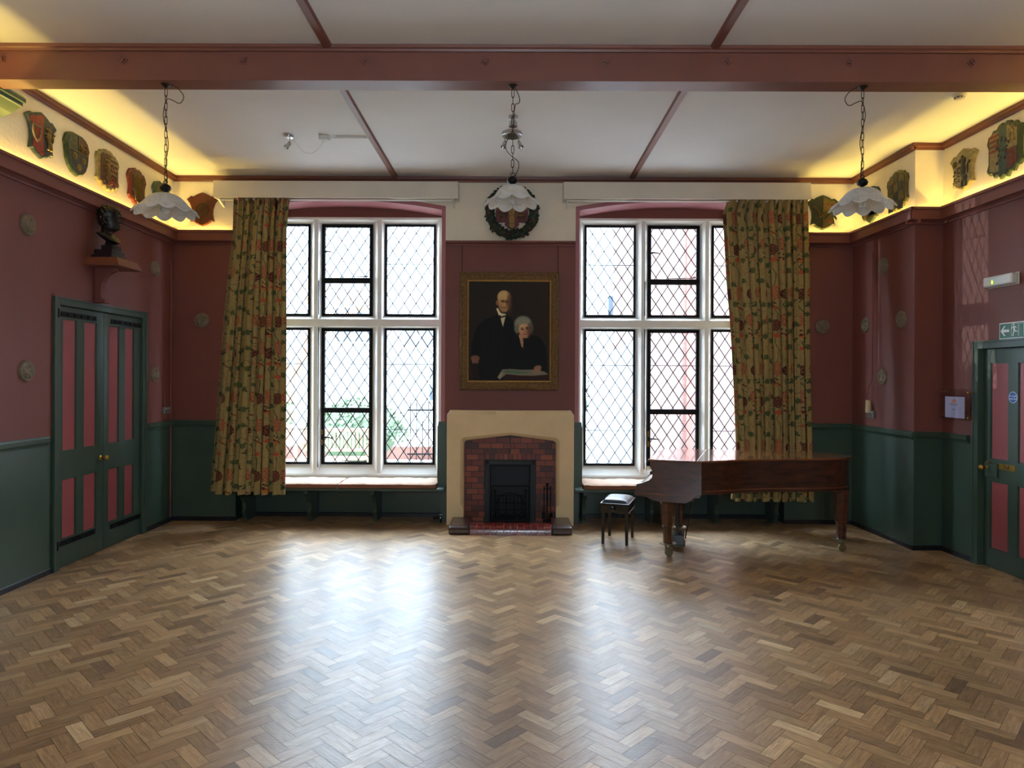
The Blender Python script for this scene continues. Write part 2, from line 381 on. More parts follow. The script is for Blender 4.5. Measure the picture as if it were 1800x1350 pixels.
# floor: herringbone of oak blocks, each a quad with its own tone
def make_floor():
    L, W = .234, .078; g = .0011; c = math.cos(PI/4)
    vs = []; fs = []; tone = []; uvs = []
    pal = [(184, 152, 110), (174, 141, 100), (194, 164, 122), (158, 127, 91), (178, 146, 105), (140, 112, 83), (208, 180, 137), (166, 133, 95), (170, 137, 99)]
    wts = np.array([5, 6, 2.5, 4, 6, 1.6, .8, 5, 3]); wts = wts/wts.sum()
    def add(x, y, dx, dy):
        # block from (x,y) spanning dx,dy in the 45 degree frame
        nonlocal vs
        pts = [(x+g, y+g), (x+dx-g, y+g), (x+dx-g, y+dy-g), (x+g, y+dy-g)]
        P = [((px-py)*c, (px+py)*c) for px, py in pts]
        if all(p[0] < XL-.05 or p[0] > XR+.05 or p[1] < YN or p[1] > 8.9 for p in P): return
        o = len(vs); vs += [(p[0]-.025, p[1], 0) for p in P]; fs.append((o, o+1, o+2, o+3))
        t = np.array(lin(pal[rng.choice(len(pal), p=wts)]))*rng.uniform(.80, 1.17)*np.array((1., 1., 1.06))
        tone.append(t)
        r0, r1 = rng.uniform(0, 50, 2)
        if dx > dy: uvs.extend([(r0, r1), (r0+L, r1), (r0+L, r1+W), (r0, r1+W)])
        else: uvs.extend([(r0, r1), (r0, r1+W), (r0+L, r1+W), (r0+L, r1)])
    # herringbone: 6-unit repeat in block-widths
    R = range(-70, 200)
    for i in range(-160, 240):
        for j in range(-160, 240):
            # unit cell grid in block widths; horizontal blocks start where (i-j)%6==0, vertical where (i-j)%6==3
            X, Y = i*W, j*W
            wx, wy = (X-Y)*c, (X+Y)*c
            if wx < XL-.5 or wx > XR+.5 or wy < YN-.3 or wy > 9.2: continue
            k = (i-j) % 6
            if k == 0: add(X, Y, L, W)
            elif k == 5: add(X, Y, W, L)
    return vs, fs, tone, uvs
vs, fs, tone, uvs = make_floor()
n0 = len(fs)
# dark pitch between the blocks
o = len(vs); vs += [(XL-.15, YN-.1, -.0012), (XR+.15, YN-.1, -.0012), (XR+.15, 8.95, -.0012), (XL-.15, 8.95, -.0012)]; fs.append((o, o+1, o+2, o+3)); tone.append(np.array(lin((46, 32, 24)))); uvs += [(0, 0)]*4
me = bpy.data.meshes.new('floor'); me.from_pydata(vs, [], fs); me.materials.append(m_floor)
uvl = me.uv_layers.new(name='Grain'); uvl.data.foreach_set('uv', np.array(uvs, np.float32).ravel())
ca = me.color_attributes.new('Tone', 'FLOAT_COLOR', 'CORNER')
cc = np.ones((len(fs)*4, 4), np.float32); cc[:, :3] = np.repeat(np.array(tone), 4, axis=0); ca.data.foreach_set('color', cc.ravel())
me.update()
fl = bpy.data.objects.new('floor', me); COL.objects.link(fl); tag(fl, 'worn herringbone oak parquet floor, polished', 'floor', kind='structure')

# ------------------------------------------------------------------ trims
def run(mb, prof, x0, x1, mi=0): mb.prism(prof, x0, x1, 'x', mi=mi)      # profile of (y,z)
LEDGE = [(0, 3.425), (-.022, 3.425), (-.03, 3.44), (-.022, 3.452), (-.04, 3.462), (-.085, 3.466), (-.085, 3.562), (-.10, 3.568), (-.10, 3.592), (-.08, 3.592), (-.07, 3.515), (0, 3.515)]
CROWN = [(0, 4.212), (-.02, 4.212), (-.028, 4.232), (-.045, 4.24), (-.05, ZC-.001), (0, ZC-.001)]
DADO = [(0, 1.165), (-.012, 1.165), (-.018, 1.185), (-.03, 1.195), (-.034, 1.232), (-.024, 1.247), (0, 1.247)]
MOULD = [(0, 3.423), (-.018, 3.423), (-.022, 3.44), (-.014, 3.452), (-.03, 3.465), (-.034, 3.487), (0, 3.487)]
SKIRT = [(0, 0), (-.014, 0), (-.014, .045), (-.008, .052), (0, .052)]
tn = [0]
def trim(prof, runs, mat, frame, label, name=None):
    mb = MB()
    for a, b in runs: run(mb, prof, a, b)
    tn[0] += 1
    w = obj(name or 'trim_%d' % tn[0], mb, mat); place(w, *frame); tag(w, label, 'trim', kind='structure'); return w
yb = 8.55
for prof, mat, nm in ((LEDGE, m_mauve, 'cove light ledge'), (CROWN, m_trim, 'narrow cornice moulding')):
    trim(prof, [(YN, yb)], mat, left(), '%s along the left wall' % nm)
    trim(prof, [(-YP+.09 if prof is LEDGE else -YP+.045, -YN)], mat, right(), '%s along the near right wall' % nm)
    trim(prof, [(-8.45, -YP+(.10 if prof is LEDGE else .05))], mat, right(X=XP), '%s along the projecting right wall' % nm)
    w = trim(prof, [(XP-(.10 if prof is LEDGE else .05), XR)], mat, ((0, YP, 0), 0), '%s on the short return of the right wall' % nm)
trim(CROWN, [(-4.09, 4.35)], m_trim, back(), 'narrow cornice moulding over the windows')
trim(LEDGE, [(-4.09, WINS[0][0])], m_mauve, back(), 'cove light ledge on the far wall, left corner')
trim(LEDGE, [(WINS[1][1], 4.35)], m_mauve, back(), 'cove light ledge on the far wall, right corner')
trim(MOULD, [(WINS[0][1]+.05, WINS[1][0]-.05)], m_mauve, back(), 'picture rail above the portrait')
trim(DADO, [(YN, 6.20), (7.90, yb)], m_green, left(), 'dado rail along the left wall')
trim(DADO, [(-8.42, -YP+.034)], m_green, right(X=XP), 'dado rail on the projecting right wall')
trim(DADO, [(XP-.034, XR)], m_green, ((0, YP, 0), 0), 'dado rail on the short return')
trim(DADO, [(-YP, -6.70), (-5.55, -YN)], m_green, right(), 'dado rail along the near right wall')
trim(DADO, [(-4.08, WINS[0][0]), (WINS[1][1], 4.34)], m_green, back(), 'dado rail on the far wall corners')
trim(SKIRT, [(YN, 6.26), (7.89, yb)], m_tar, left(), 'black skirting along the left wall', 'baseboard_left')
trim(SKIRT, [(-8.42, -YP+.014)], m_tar, right(X=XP), 'black skirting on the projecting right wall', 'baseboard_pier')
trim(SKIRT, [(XP-.014, XR)], m_tar, ((0, YP, 0), 0), 'black skirting on the short return', 'baseboard_return')
trim(SKIRT, [(-YP, -6.64), (-5.61, -YN)], m_tar, right(), 'black skirting along the near right wall', 'baseboard_right')
trim(SKIRT, [(-4.08, WINS[0][0]), (WINS[1][1], 4.34)], m_tar, back(), 'black skirting on the far wall corners', 'baseboard_back')
for k, (a, b) in enumerate(WINS):
    trim(SKIRT, [(a, b)], m_tar, back(0, .31), 'black skirting under the %s window seat' % ('left', 'right')[k], 'baseboard_recess')
# green corner boards where the dado turns into each recess
mb = MB()
for a, b in ((-.792, -.678), (.890, 1.0)):
    mb.box(a, b, -.03, .02, .43, 1.19); mb.prism([(a+.004, 1.19), (b-.004, 1.19), (b-.012, 1.245), (a+.012, 1.245)], -.024, .02, 'y')
w = obj('trim_corner_boards', mb, m_green, bevel=.004); place(w, *back()); tag(w, 'green dado boards on both sides of the fireplace', 'trim', kind='structure')

REAR = ((0, YN, 0), PI)
trim(LEDGE, [(-XR, -XL)], m_mauve, REAR, 'cove light ledge on the rear wall')
trim(DADO, [(-XR, -XL)], m_green, REAR, 'dado rail on the rear wall')
trim(CROWN, [(-XR, -XL)], m_trim, REAR, 'narrow cornice moulding on the rear wall')
# battens on the ceiling
def batten(u, d0, d1, label):
    tn[0] += 1
    mb = MB(); mb.prism([(-.036, ZC), (-.036, ZC-.012), (-.026, ZC-.028), (.026, ZC-.028), (.036, ZC-.012), (.036, ZC)], 0, d1-d0, 'y')
    w = obj('trim_%d' % tn[0], mb, m_band if 0 else m_beam); place(w, *back(u, d0)); tag(w, label, 'trim', kind='structure')
batten(-1.33, -3.2, -.05, 'maroon ceiling batten beyond the beam, left')
batten(1.60, -3.2, -.05, 'maroon ceiling batten beyond the beam, right')
batten(-1.25, -9.5, -3.37, 'maroon ceiling batten on the near side of the beam, left')
batten(1.64, -9.5, -3.37, 'maroon ceiling batten on the near side of the beam, right')

# beam with bolts
t = thing('ceiling_beam', 'maroon painted beam crossing the ceiling with square bolt heads', 'beam', *back(0, -3.37, 4.012), kind='structure')
mb = MB(); H = ZC-4.012
mb.box(-4.2, 4.78, .012, .16, .018, H-.001)
mb.box(-4.2, 4.78, 0, .172, 0, .014)
mb.prism([(.012, H-.045), (-.004, H-.045), (-.010, H-.03), (-.022, H-.022), (-.026, H-.001), (.012, H-.001)], -4.2, 4.78, 'x')
mb.prism([(.16, H-.045), (.175, H-.045), (.19, H-.001), (.16, H-.001)], -4.2, 4.78, 'x')
obj('beam', mb, m_beam, t)
for i, u in enumerate([-3.70, -2.79, -1.885, -.98, -.075, .84, 1.745, 2.65, 3.56]):
    mb = MB(); a = (0, .7, .1, .78, .5, .3, .85, .4, .75)[i]
    M = Matrix.Translation((u, 0, .153)) @ Matrix.Rotation(a, 4, 'Y')
    mb.box(-.026, .026, .004, .012, -.026, .026, M); mb.box(-.018, .018, -.014, .004, -.018, .018, M); mb.lathe([(.008, 0), (.008, .024)], 8, M @ Matrix.Rotation(PI/2, 4, 'X'))
    obj('bolt', mb, m_beam, t, bevel=.002)
# ------------------------------------------------------------------ cove lights
YEL = (1.0, .71, .15)
def cove(frame, x0, x1, label, power):
    loc, rz = frame
    o = thing('cove_light', label, 'strip light', loc, rz, group=None)
    mb = MB(); mb.box(x0, x1, -.028, -.012, 3.516, 3.524)
    obj('led_strip', mb, m_ledhouse, o)
    L = x1-x0; nseg = max(1, round(L/3.5))
    for i in range(nseg):
        ld = bpy.data.lights.new('cove_lamp', 'AREA'); ld.shape = 'RECTANGLE'; ld.size = L/nseg-.01; ld.size_y = .012
        ld.energy = power*L/nseg; ld.color = YEL; ld.spread = math.radians(180)
        lo = bpy.data.objects.new('cove_lamp', ld); COL.objects.link(lo); lo.parent = o
        lo.location = (x0+L*(i+.5)/nseg, -.020, 3.528); lo.rotation_euler = (PI+math.radians(0), 0, 0)
PW = 3.4
cove(left(), YN+.1, 8.40, 'warm light strip lying behind the ledge of the left wall', PW)
cove(back(), -3.98, WINS[0][0]-.08, 'short warm light strip behind the ledge left of the left curtain', PW)
cove(back(), WINS[1][1]+.10, 4.22, 'short warm light strip behind the ledge right of the right curtain', PW)
cove(right(X=XP), -8.28, -YP-.0, 'warm light strip behind the ledge of the projecting right wall', PW)
cove(((0, YP, 0), 0), XP+.03, XR-.08, 'very short warm light strip on the return of the right wall', PW)
cove(REAR, -XR+.1, -XL-.1, 'warm light strip behind the ledge of the rear wall', PW)
cove(right(), -YP+.12, -YN-.1, 'warm light strip behind the ledge over the single door', PW)

# ================================================================== WINDOWS
GD = .45; FD = .365
LW = [[(-3.183, -2.518), (-2.362, -1.699), (-1.539, -.881)], [(1.065, 1.728), (1.890, 2.562), (2.722, 3.385)]]
FM = [[(-2.446, -2.394), (-1.621, -1.569)], [(1.795, 1.845), (2.618, 2.668)]]
ROWS = [(.652, 2.428), (2.588, 3.785)]
def lattice(mb, x0, x1, z0, z1, cx, cz, w=.153, h=.229):
    sl = h/w; seg = []
    for sgn in (1, -1):
        for k in range(-30, 31):
            # line z = cz + sgn*sl*(x-cx) + k*h
            pts = []
            for X in (x0, x1):
                z = cz+sgn*sl*(X-cx)+k*h
                if z0 <= z <= z1: pts.append((X, z))
            for Z in (z0, z1):
                X = cx+(Z-cz-k*h)/(sgn*sl)
                if x0 < X < x1: pts.append((X, Z))
            if len(pts) >= 2 and math.hypot(pts[0][0]-pts[-1][0], pts[0][1]-pts[-1][1]) > .01:
                p, q = pts[0], pts[-1]
                if p == q: continue
                mb.bar((p[0], 0, p[1]), (q[0], 0, q[1]), .0115, .006)
for k in range(2):
    a, b = WINS[k]
    W_ = thing('window_%d' % (k+1), '%s' % ('left leaded window of six lights, greenery and a garden seat outside', 'right leaded window of six lights, brick house outside')[k], 'window', *back(), kind='structure')
    lights = LW[k]
    mb = MB()
    E0, E1 = a-.02, b+.02
    # splayed members: back (glass) edge wide, front edge narrow
    jl = lights[0][0]; jr = lights[2][1]
    mb.prism([(E0, FD), (jl-.055, FD), (jl, GD), (jl, .50), (E0, .50)], .50, 3.87, 'z')
    mb.prism([(E1, FD), (jr+.055, FD), (jr, GD), (jr, .50), (E1, .50)], .50, 3.87, 'z')
    for j in range(2):
        f0, f1 = FM[k][j]; g0, g1 = lights[j][1], lights[j+1][0]
        mb.prism([(f0, FD+.004), (f1, FD+.004), (g1, GD), (g1, .50), (g0, .50), (g0, GD)], .50, 3.87, 'z')
    mb.prism([(FD-.002, 3.832), (FD-.002, 3.872), (.50, 3.872), (.50, 3.785), (GD, 3.785)], E0, E1, 'x')
    mb.prism([(FD-.001, 2.449), (FD-.001, 2.541), (GD, 2.588), (.50, 2.588), (.50, 2.428), (GD, 2.428)], E0, E1, 'x')
    mb.prism([(FD-.02, .478), (FD-.02, .522), (GD, .652), (.50, .652), (.50, .478)], E0, E1, 'x')
    mb.box(E0, E1, FD-.012, FD, .522, .54); mb.box(jl-.12, jl-.055, FD-.01, FD+.004, .54, 3.832); mb.box(jr+.055, jr+.12, FD-.01, FD+.004, .54, 3.832)
    obj('window_frame', mb, m_white, W_, bevel=.004)
    mb = MB()
    x = FM[k][0][1]+.012 if k == 0 else FM[k][0][1]-.006
    mb.tube([(x, FD-.006, 2.60), (x, FD-.006, 3.04)], .006, 6); mb.tube([(x, FD-.006, .62), (x, FD-.006, 2.43)], .006, 6)
    obj('blind_rod', mb, m_black, W_)
    for r, (z0, z1) in enumerate(ROWS):
        for j, (x0, x1) in enumerate(lights):
            mid = j == 1; fw = .042 if mid else .026; bot = .03
            c = bpy.data.objects.new('casement', None)
            mb = MB(); t_ = .022
            mb.box(x0, x0+fw, -t_, t_, z0, z1); mb.box(x1-fw, x1, -t_, t_, z0, z1); mb.box(x0, x1, -t_, t_, z0, z0+bot); mb.box(x0, x1, -t_, t_, z1-fw, z1)
            zb = None
            if mid:
                zb = (3.015, 3.085) if r else (1.325, 1.392)
                mb.box(x0, x1, -.03, t_, zb[0], zb[1])
            c = obj('casement', mb, m_black, W_, bevel=.003); c.location = (0, GD, 0)
            mb = MB(); cx = (x0+x1)/2
            if mid:
                lattice(mb, x0+fw, x1-fw, z0+bot, zb[0], cx, z0+.06); lattice(mb, x0+fw, x1-fw, zb[1], z1-fw, cx, z1-.10)
            else: lattice(mb, x0+fw, x1-fw, z0+bot, z1-fw, cx, z0+.055)
            obj('leading', mb, m_lead, c)
            mb = MB()
            for zz in ((3.245,) if r else (1.94, 1.09)):
                if mid and (r or zz < 1.5): continue
                mb.tube([(x0-.004, -.012, zz+.02), (x1+.004, -.012, zz+.02)], .0055, 6)
            if mb.v: obj('saddle_bar', mb, m_lead, c)
            mb = MB(); mb.box(x0+fw-.004, x1-fw+.004, .006, .009, z0+bot-.004, z1-fw+.004)
            obj('pane', mb, m_glass, c)
            if mid:
                hz = 3.42 if r else 1.005
                mb = MB()
                mb.box(x0+.006, x0+.03, -.034, -.022, hz-.03, hz+.03)
                mb.tube([(x0+.02, -.045, hz), (x0+.07, -.055, hz+.004), (x0+.12, -.055, hz-.002), (x0+.15, -.05, hz-.012)], [.012, .010, .007, .005], 8)
                mb.tube([(x0+.152+.014*math.cos(i*PI/4), -.05, hz-.008+.014*math.sin(i*PI/4)) for i in range(8)], .003, 5, close=True)
                obj('casement_handle', mb, m_black, c)
                if not r:
                    mb = MB(); mb.box(x0+.004, x0+.024, -.028, -.022, hz-.10, hz+.10); obj('handle_plate', mb, m_brass, c)
                mb = MB(); sz = zb[1]+.006 if r else z0+.03
                mb.tube([(x0+.25, -.035, sz), (x1-.12, -.04, sz+.006), (x1-.06, -.04, sz+.012)], [.005, .006, .009], 6)
                mb.tube([(x1-.075+.014*math.cos(i*PI/4), -.04, sz+.018+.014*math.sin(i*PI/4)) for i in range(8)], .004, 5, close=True)
                obj('casement_stay', mb, m_black, c)

# unseen window added in the rear wall to brighten surfaces facing the viewer
W_ = thing('window_3', 'plain window added in the rear wall behind the viewer for fill light', 'window', (0, YN, 0), PI, kind='structure')
mb = MB()
for q in ((-.8, -.74, 1.7, 3.1), (.54, .6, 1.7, 3.1), (-.8, .6, 1.7, 1.76), (-.8, .6, 3.04, 3.1), (-.13, -.07, 1.7, 3.1)): mb.box(q[0], q[1], .0, .08, q[2], q[3])
obj('window_frame', mb, m_white, W_)
mb = MB(); mb.box(-.76, .56, .04, .045, 1.74, 3.06); obj('pane', mb, m_glass, W_)

# ================================================================== DOORS
def leaf(parent, x0, x1, z1, panels, y=.012, t=.045, name='door_leaf'):
    """stiles and rails around sunk pink panels"""
    mb = MB(); xs = sorted({x0, x1}|{p[0] for p in panels}|{p[1] for p in panels}); zs = sorted({.008, z1}|{p[2] for p in panels}|{p[3] for p in panels})
    for i in range(len(xs)-1):
        for j in range(len(zs)-1):
            cx = (xs[i]+xs[i+1])/2; cz = (zs[j]+zs[j+1])/2
            if any(p[0] < cx < p[1] and p[2] < cz < p[3] for p in panels): continue
            mb.box(xs[i], xs[i+1], y, y+t, zs[j], zs[j+1])
    lf = obj(name, mb, m_green, parent)
    for p in panels:
        m2 = MB(); m2.box(p[0]-.002, p[1]+.002, y+.012, y+.03, p[2]-.002, p[3]+.002); obj('door_panel', m2, m_pinkpanel, lf, label='pink sunk door panel')
        m3 = MB(); e = .007
        for q in ((p[0], p[0]+e, p[2], p[3]), (p[1]-e, p[1], p[2], p[3]), (p[0], p[1], p[2], p[2]+e), (p[0], p[1], p[3]-e, p[3])): m3.box(q[0], q[1], y+.005, y+.013, q[2], q[3])
        obj('panel_bead', m3, m_green, lf)
    return lf
def knob(parent, x, z, y, rose='round', r=.026):
    mb = MB(); M = Matrix.Translation((x, y, z)) @ Matrix.Rotation(PI/2, 4, 'X')
    mb.lathe([(.001, .0), (.024, 0), (.024, .006), (.012, .012), (.009, .03), (.012, .038), (r, .05), (r*1.08, .062), (r*.9, .076), (r*.45, .083), (.001, .085)], 20, M)
    if rose == 'plate': mb.box(x-.03, x+.03, y-.006, y, z-.085, z+.06)
    return obj('door_knob', mb, m_brass, parent, smooth=True, label='brass door knob')
D1 = thing('door_1', 'pair of tall green doors with pink panels and black strap hinges on the left wall', 'door', *left(), kind='structure')
mb = MB(); zt = 2.512
for q in ((6.268, 6.345, 0, zt), (7.808, 7.882, 0, zt), (6.345, 7.808, 2.446, zt)):
    mb.box(q[0], q[1], -.022, .08, q[2], q[3])
mb.box(6.262, 6.28, -.03, 0, 0, zt+.008); mb.box(7.87, 7.888, -.03, 0, 0, zt+.008); mb.box(6.2805, 7.8695, -.029, 0, zt-.012, zt+.007)
obj('door_frame', mb, m_green, D1, bevel=.003)
mb = MB(); mb.box(6.3, 7.85, .09, .10, 0, 2.5); obj('door_backing', mb, m_soot, D1)
la = leaf(D1, 6.349, 7.084, 2.44, [(6.435, 6.64, .262, .822), (6.76, 6.965, .262, .822), (6.435, 6.64, 1.086, 2.325), (6.76, 6.965, 1.086, 2.325)])
lb = leaf(D1, 7.090, 7.804, 2.44, [(7.18, 7.37, .262, .822), (7.485, 7.665, .262, .822), (7.18, 7.37, 1.086, 2.318), (7.485, 7.665, 1.086, 2.318)])
for lf, x0, x1, z in ((la, 6.32, 6.95, 2.368), (la, 6.32, 6.945, .228), (lb, 7.215, 7.80, 2.362), (lb, 7.215, 7.80, .21)):
    mb = MB(); mb.box(x0, x1, .004, .013, z-.024, z+.024)
    if lf is la: mb.box(x0-.012, x0+.008, -.026, .013, z-.04, z+.04)
    for i in range(6):
        xx = x0+.06+(x1-x0-.10)*i/5; mb.sphere((xx, .002, z), .015, 8)
    obj('hinge_strap', mb, m_black, lf, label='black iron strap with round bolt heads')
knob(la, 7.035, .958, .012)
D2 = thing('door_2', 'single green door with pink panels and brass knob on the right wall', 'door', *right(), kind='structure')
mb = MB()
for q in ((-6.63, -6.562, 0, 2.165), (-5.69, -5.62, 0, 2.165), (-6.562, -5.69, 2.095, 2.165)):
    mb.box(q[0], q[1], -.018, .10, q[2], q[3])
mb.box(-6.636, -6.618, -.026, 0, 0, 2.17); mb.box(-6.636, -5.61, -.026, 0, 2.152, 2.172)
obj('door_frame', mb, m_green, D2, bevel=.003)
mb = MB(); mb.box(-6.6, -5.65, .11, .12, 0, 2.12); obj('door_backing', mb, m_soot, D2)
PZ = lambda z: 1.8+(z-1.8)*1.011
lf = leaf(D2, -6.556, -5.70, 2.088, [(-6.475, -6.245, PZ(.205), PZ(.842)), (-6.125, -5.89, PZ(.205), PZ(.842)), (-6.475, -6.245, PZ(1.05), PZ(1.957)), (-6.125, -5.89, PZ(1.05), PZ(1.957))], y=.045)
k = knob(lf, -6.50, .955, .040, 'plate')
mb = MB(); mb.box(-6.535, -6.365, .030, .045, .872, 1.0); obj('lock_case', mb, m_green, lf, bevel=.002)
PULL = MB(); PULL.box(-6.36, -6.15, .040, .045, .957, 1.012); pl = obj('pull_plate', PULL, m_brass, lf, label='brass plate reading Pull')

def text(s, size, mat, parent, loc, name='lettering', align='CENTER', rot=(PI/2, 0, 0), ext=.0006):
    cu = bpy.data.curves.new(name, 'FONT'); cu.body = s; cu.size = size; cu.align_x = align; cu.align_y = 'CENTER'; cu.extrude = ext; cu.materials.append(mat)
    o = bpy.data.objects.new(name, cu); COL.objects.link(o); o.location = loc; o.rotation_euler = rot
    dg = bpy.context.evaluated_depsgraph_get(); me = bpy.data.meshes.new_from_object(o.evaluated_get(dg)); bpy.data.objects.remove(o)
    o = bpy.data.objects.new(name, me); COL.objects.link(o); o.location = loc; o.rotation_euler = rot; o.parent = parent
    return o
text('Pull', .05, m_black, lf, (-6.255, .0394, .984))
m_signgreen = paint('sign_green', (0, 96, 70), .35); m_signblue = paint('sign_blue', (14, 80, 170), .35); m_signwhite = paint('sign_white', (226, 230, 226), .4)
m_paper = paint('white_paper', (206, 208, 232), .8); m_ink = paint('grey_ink', (120, 120, 130), .8); m_orange = paint('orange_ink', (200, 130, 90), .8)
# fire door disc
t = thing('fire_door_sticker', 'small round blue fire door sticker with white rim on the single door', 'sign', *right(-(-6.185), .045, 1.637))
mb = MB(); M = Matrix.Rotation(PI/2, 4, 'X'); mb.lathe([(.052, 0), (.052, .0015)], 36, M); obj('disc_rim', mb, m_signwhite, t)
mb = MB(); mb.lathe([(.047, .0), (.047, .0022)], 36, M); obj('disc', mb, m_signblue, t)
text('Fire door', .022, m_signwhite, t, (0, -.0026, .012)); text('keep shut', .022, m_signwhite, t, (0, -.0026, -.013))

# exit sign over the door
t = thing('exit_sign', 'green exit sign with arrow, running figure and doorway above the single door', 'sign', *right(6.286, -.004, 2.172))
mb = MB(); mb.box(0, .46, -.006, 0, 0, .15); obj('sign_board', mb, m_signwhite, t)
mb = MB(); mb.box(.009, .451, -.0075, -.005, .009, .141); obj('sign_face', mb, m_signgreen, t)
mb = MB(); Y1, Y2 = -.009, -.0072
mb.prism([(.018, .075), (.062, .121), (.082, .121), (.050, .087), (.125, .087), (.125, .063), (.050, .063), (.082, .029), (.062, .029)], Y1, Y2, 'y'); obj('arrow', mb, m_signwhite, t)
mb = MB(); mb.lathe([(.009, 0), (.009, .002)], 16, Matrix.Translation((.178, Y2, .128)) @ Matrix.Rotation(PI/2, 4, 'X'))
for p, q, w_ in (((.180, .112), (.188, .070), .020), ((.176, .112), (.157, .100), .008), ((.157, .100), (.152, .086), .008), ((.185, .112), (.204, .106), .008), ((.204, .106), (.211, .092), .008), ((.186, .074), (.206, .064), .011), ((.206, .064), (.222, .066), .009), ((.184, .072), (.176, .050), .011), ((.176, .050), (.168, .026), .009), ((.168, .026), (.178, .024), .007)):
    mb.bar((p[0], (Y1+Y2)/2, p[1]), (q[0], (Y1+Y2)/2, q[1]), w_, .0018)
obj('running_figure', mb, m_signwhite, t)
mb = MB()
for q in ((.150, .152, .022, .134), (.150, .232, .132, .134), (.232, .234, .022, .134), (.242, .244, .022, .134), (.300, .352, .022, .134), (.244, .300, .132, .134)): mb.box(q[0], q[1], Y1, Y2, q[2], q[3])
obj('doorway_symbol', mb, m_signwhite, t)

# emergency light
t = thing('emergency_light', 'clear oblong emergency light on the right wall above the exit sign', 'light fitting', *right(6.43, 0, 2.66))
m_diff = paint('frosted_diffuser', (208, 208, 204), .25, spec=.8, coat=.6)
mb = MB(); mb.box(0, .38, -.012, 0, 0, .11); obj('base', mb, m_pvc, t, bevel=.006)
mb = MB(); mb.box(.006, .374, -.075, -.010, .006, .104); obj('diffuser', mb, m_diff, t, bevel=.018, seg=4)
mb = MB(); mb.box(.13, .142, -.078, -.073, .03, .06); obj('status_lamp', mb, paint('green_status_glow', (150, 255, 20), .4, emis=((150, 255, 20), 3.)), t, label='small glowing green status lamp')

# acrylic notice holder
t = thing('notice_holder', 'clear acrylic holder with white paper notice on brass studs beside the single door', 'notice', *right(7.04, -.075, 1.40))
mb = MB(); mb.box(0, .44, -.004, .002, 0, .305); obj('acrylic_panel', mb, m_acryl, t)
mb = MB(); mb.box(.075, .37, .003, .0045, .012, .225); pp = obj('paper', mb, m_paper, t)
mb = MB(); mb.prism([(.20, .165), (.245, .165), (.255, .18), (.235, .19), (.235, .20), (.222, .212), (.21, .20), (.21, .19), (.19, .18)], -.0055, -.0043, 'y'); obj('printed_crest', mb, m_orange, t)
mb = MB(); mb.box(.165, .28, -.0055, -.0043, .150, .155); mb.box(.17, .275, -.0055, -.0043, .138, .142); obj('printed_lines', mb, m_ink, t)
text('W.C.', .028, m_ink, t, (.222, -.0046, .095))
for x in (.01, .43):
    for z in (.02, .27):
        mb = MB(); mb.lathe([(.001, -.012), (.008, -.010), (.009, -.002), (.006, 0), (.006, .073)], 10, Matrix.Translation((x, 0, z)) @ Matrix.Rotation(-PI/2, 4, 'X')); obj('brass_stud', mb, m_brass, t)

# sockets and cables
def socket(frame, label, plugs=False):
    t = thing('double_socket', label, 'socket', *frame)
    mb = MB(); mb.box(-.073, .073, -.032, 0, 0, .086); obj('socket_box', mb, m_steel, t, bevel=.004)
    for x in (-.036, .036):
        mb = MB(); mb.box(x-.006, x+.006, -.038, -.032, .056, .072); obj('switch', mb, m_pvc, t)
        mb = MB(); mb.box(x-.003, x+.003, -.0335, -.031, .036, .044); mb.box(x-.012, x-.006, -.0335, -.031, .022, .026); mb.box(x+.006, x+.012, -.0335, -.031, .022, .026); obj('pin_holes', mb, m_black, t)
socket(left(8.35, 0, 1.335), 'grey metal double socket on the left wall near the corner')
socket(right(7.93, 0, 1.345, X=XP), 'grey metal double socket on the projecting right wall')
t = thing('plug_pair', 'two pale cream slim adaptors standing in the right wall socket', 'plug', *right(7.93, -.045, 1.425, X=XP))
for x in (-.022, .012):
    mb = MB(); mb.prism([(x-.012, -.02), (x+.014, -.02), (x+.008, .125), (x-.006, .125)], -.02, .012, 'y'); obj('adaptor', mb, paint('cream_plastic', (196, 178, 140), .5), t, bevel=.003)
mb = MB(); mb.tube([(-.03, -.015, -.02+.14), (-.012, -.006, .26), (0, .038, .36)], .003, 6); mb.tube([(.02, -.015, .12), (.008, -.006, .26), (0, .038, .36)], .003, 6)
mb.tube([(0, .038, .36), (.002, .042, 1.0), (0, .042, 1.865)], .0045, 6); c = obj('wall_cable', mb, m_mauve); place(c, *right(7.93, -.045, 1.425, X=XP)); tag(c, 'thin mauve painted cable running up from the right socket', 'cable')
mb = MB(); mb.tube([(-.02, -.006, 1.42), (-.025, -.006, 2.0)], .005, 6); mb.tube([(.02, -.006, 1.42), (-.02, -.006, 1.62), (-.02, -.006, 2.0)], .004, 6)
c = obj('wall_cable', mb, m_mauve); place(c, *left(8.33)); tag(c, 'short mauve painted cable rising from the left socket', 'cable')
mb = MB(); mb.tube([(0, -.011, .06), (0, -.011, 3.10), (-.01, -.011, 3.19), (-.03, -.011, 3.21), (-.045, -.011, 3.17)], .011, 8)
c = obj('corner_pipe', mb, m_mauve); place(c, *left(8.47)); tag(c, 'mauve painted pipe with hooked top in the left corner', 'pipe')

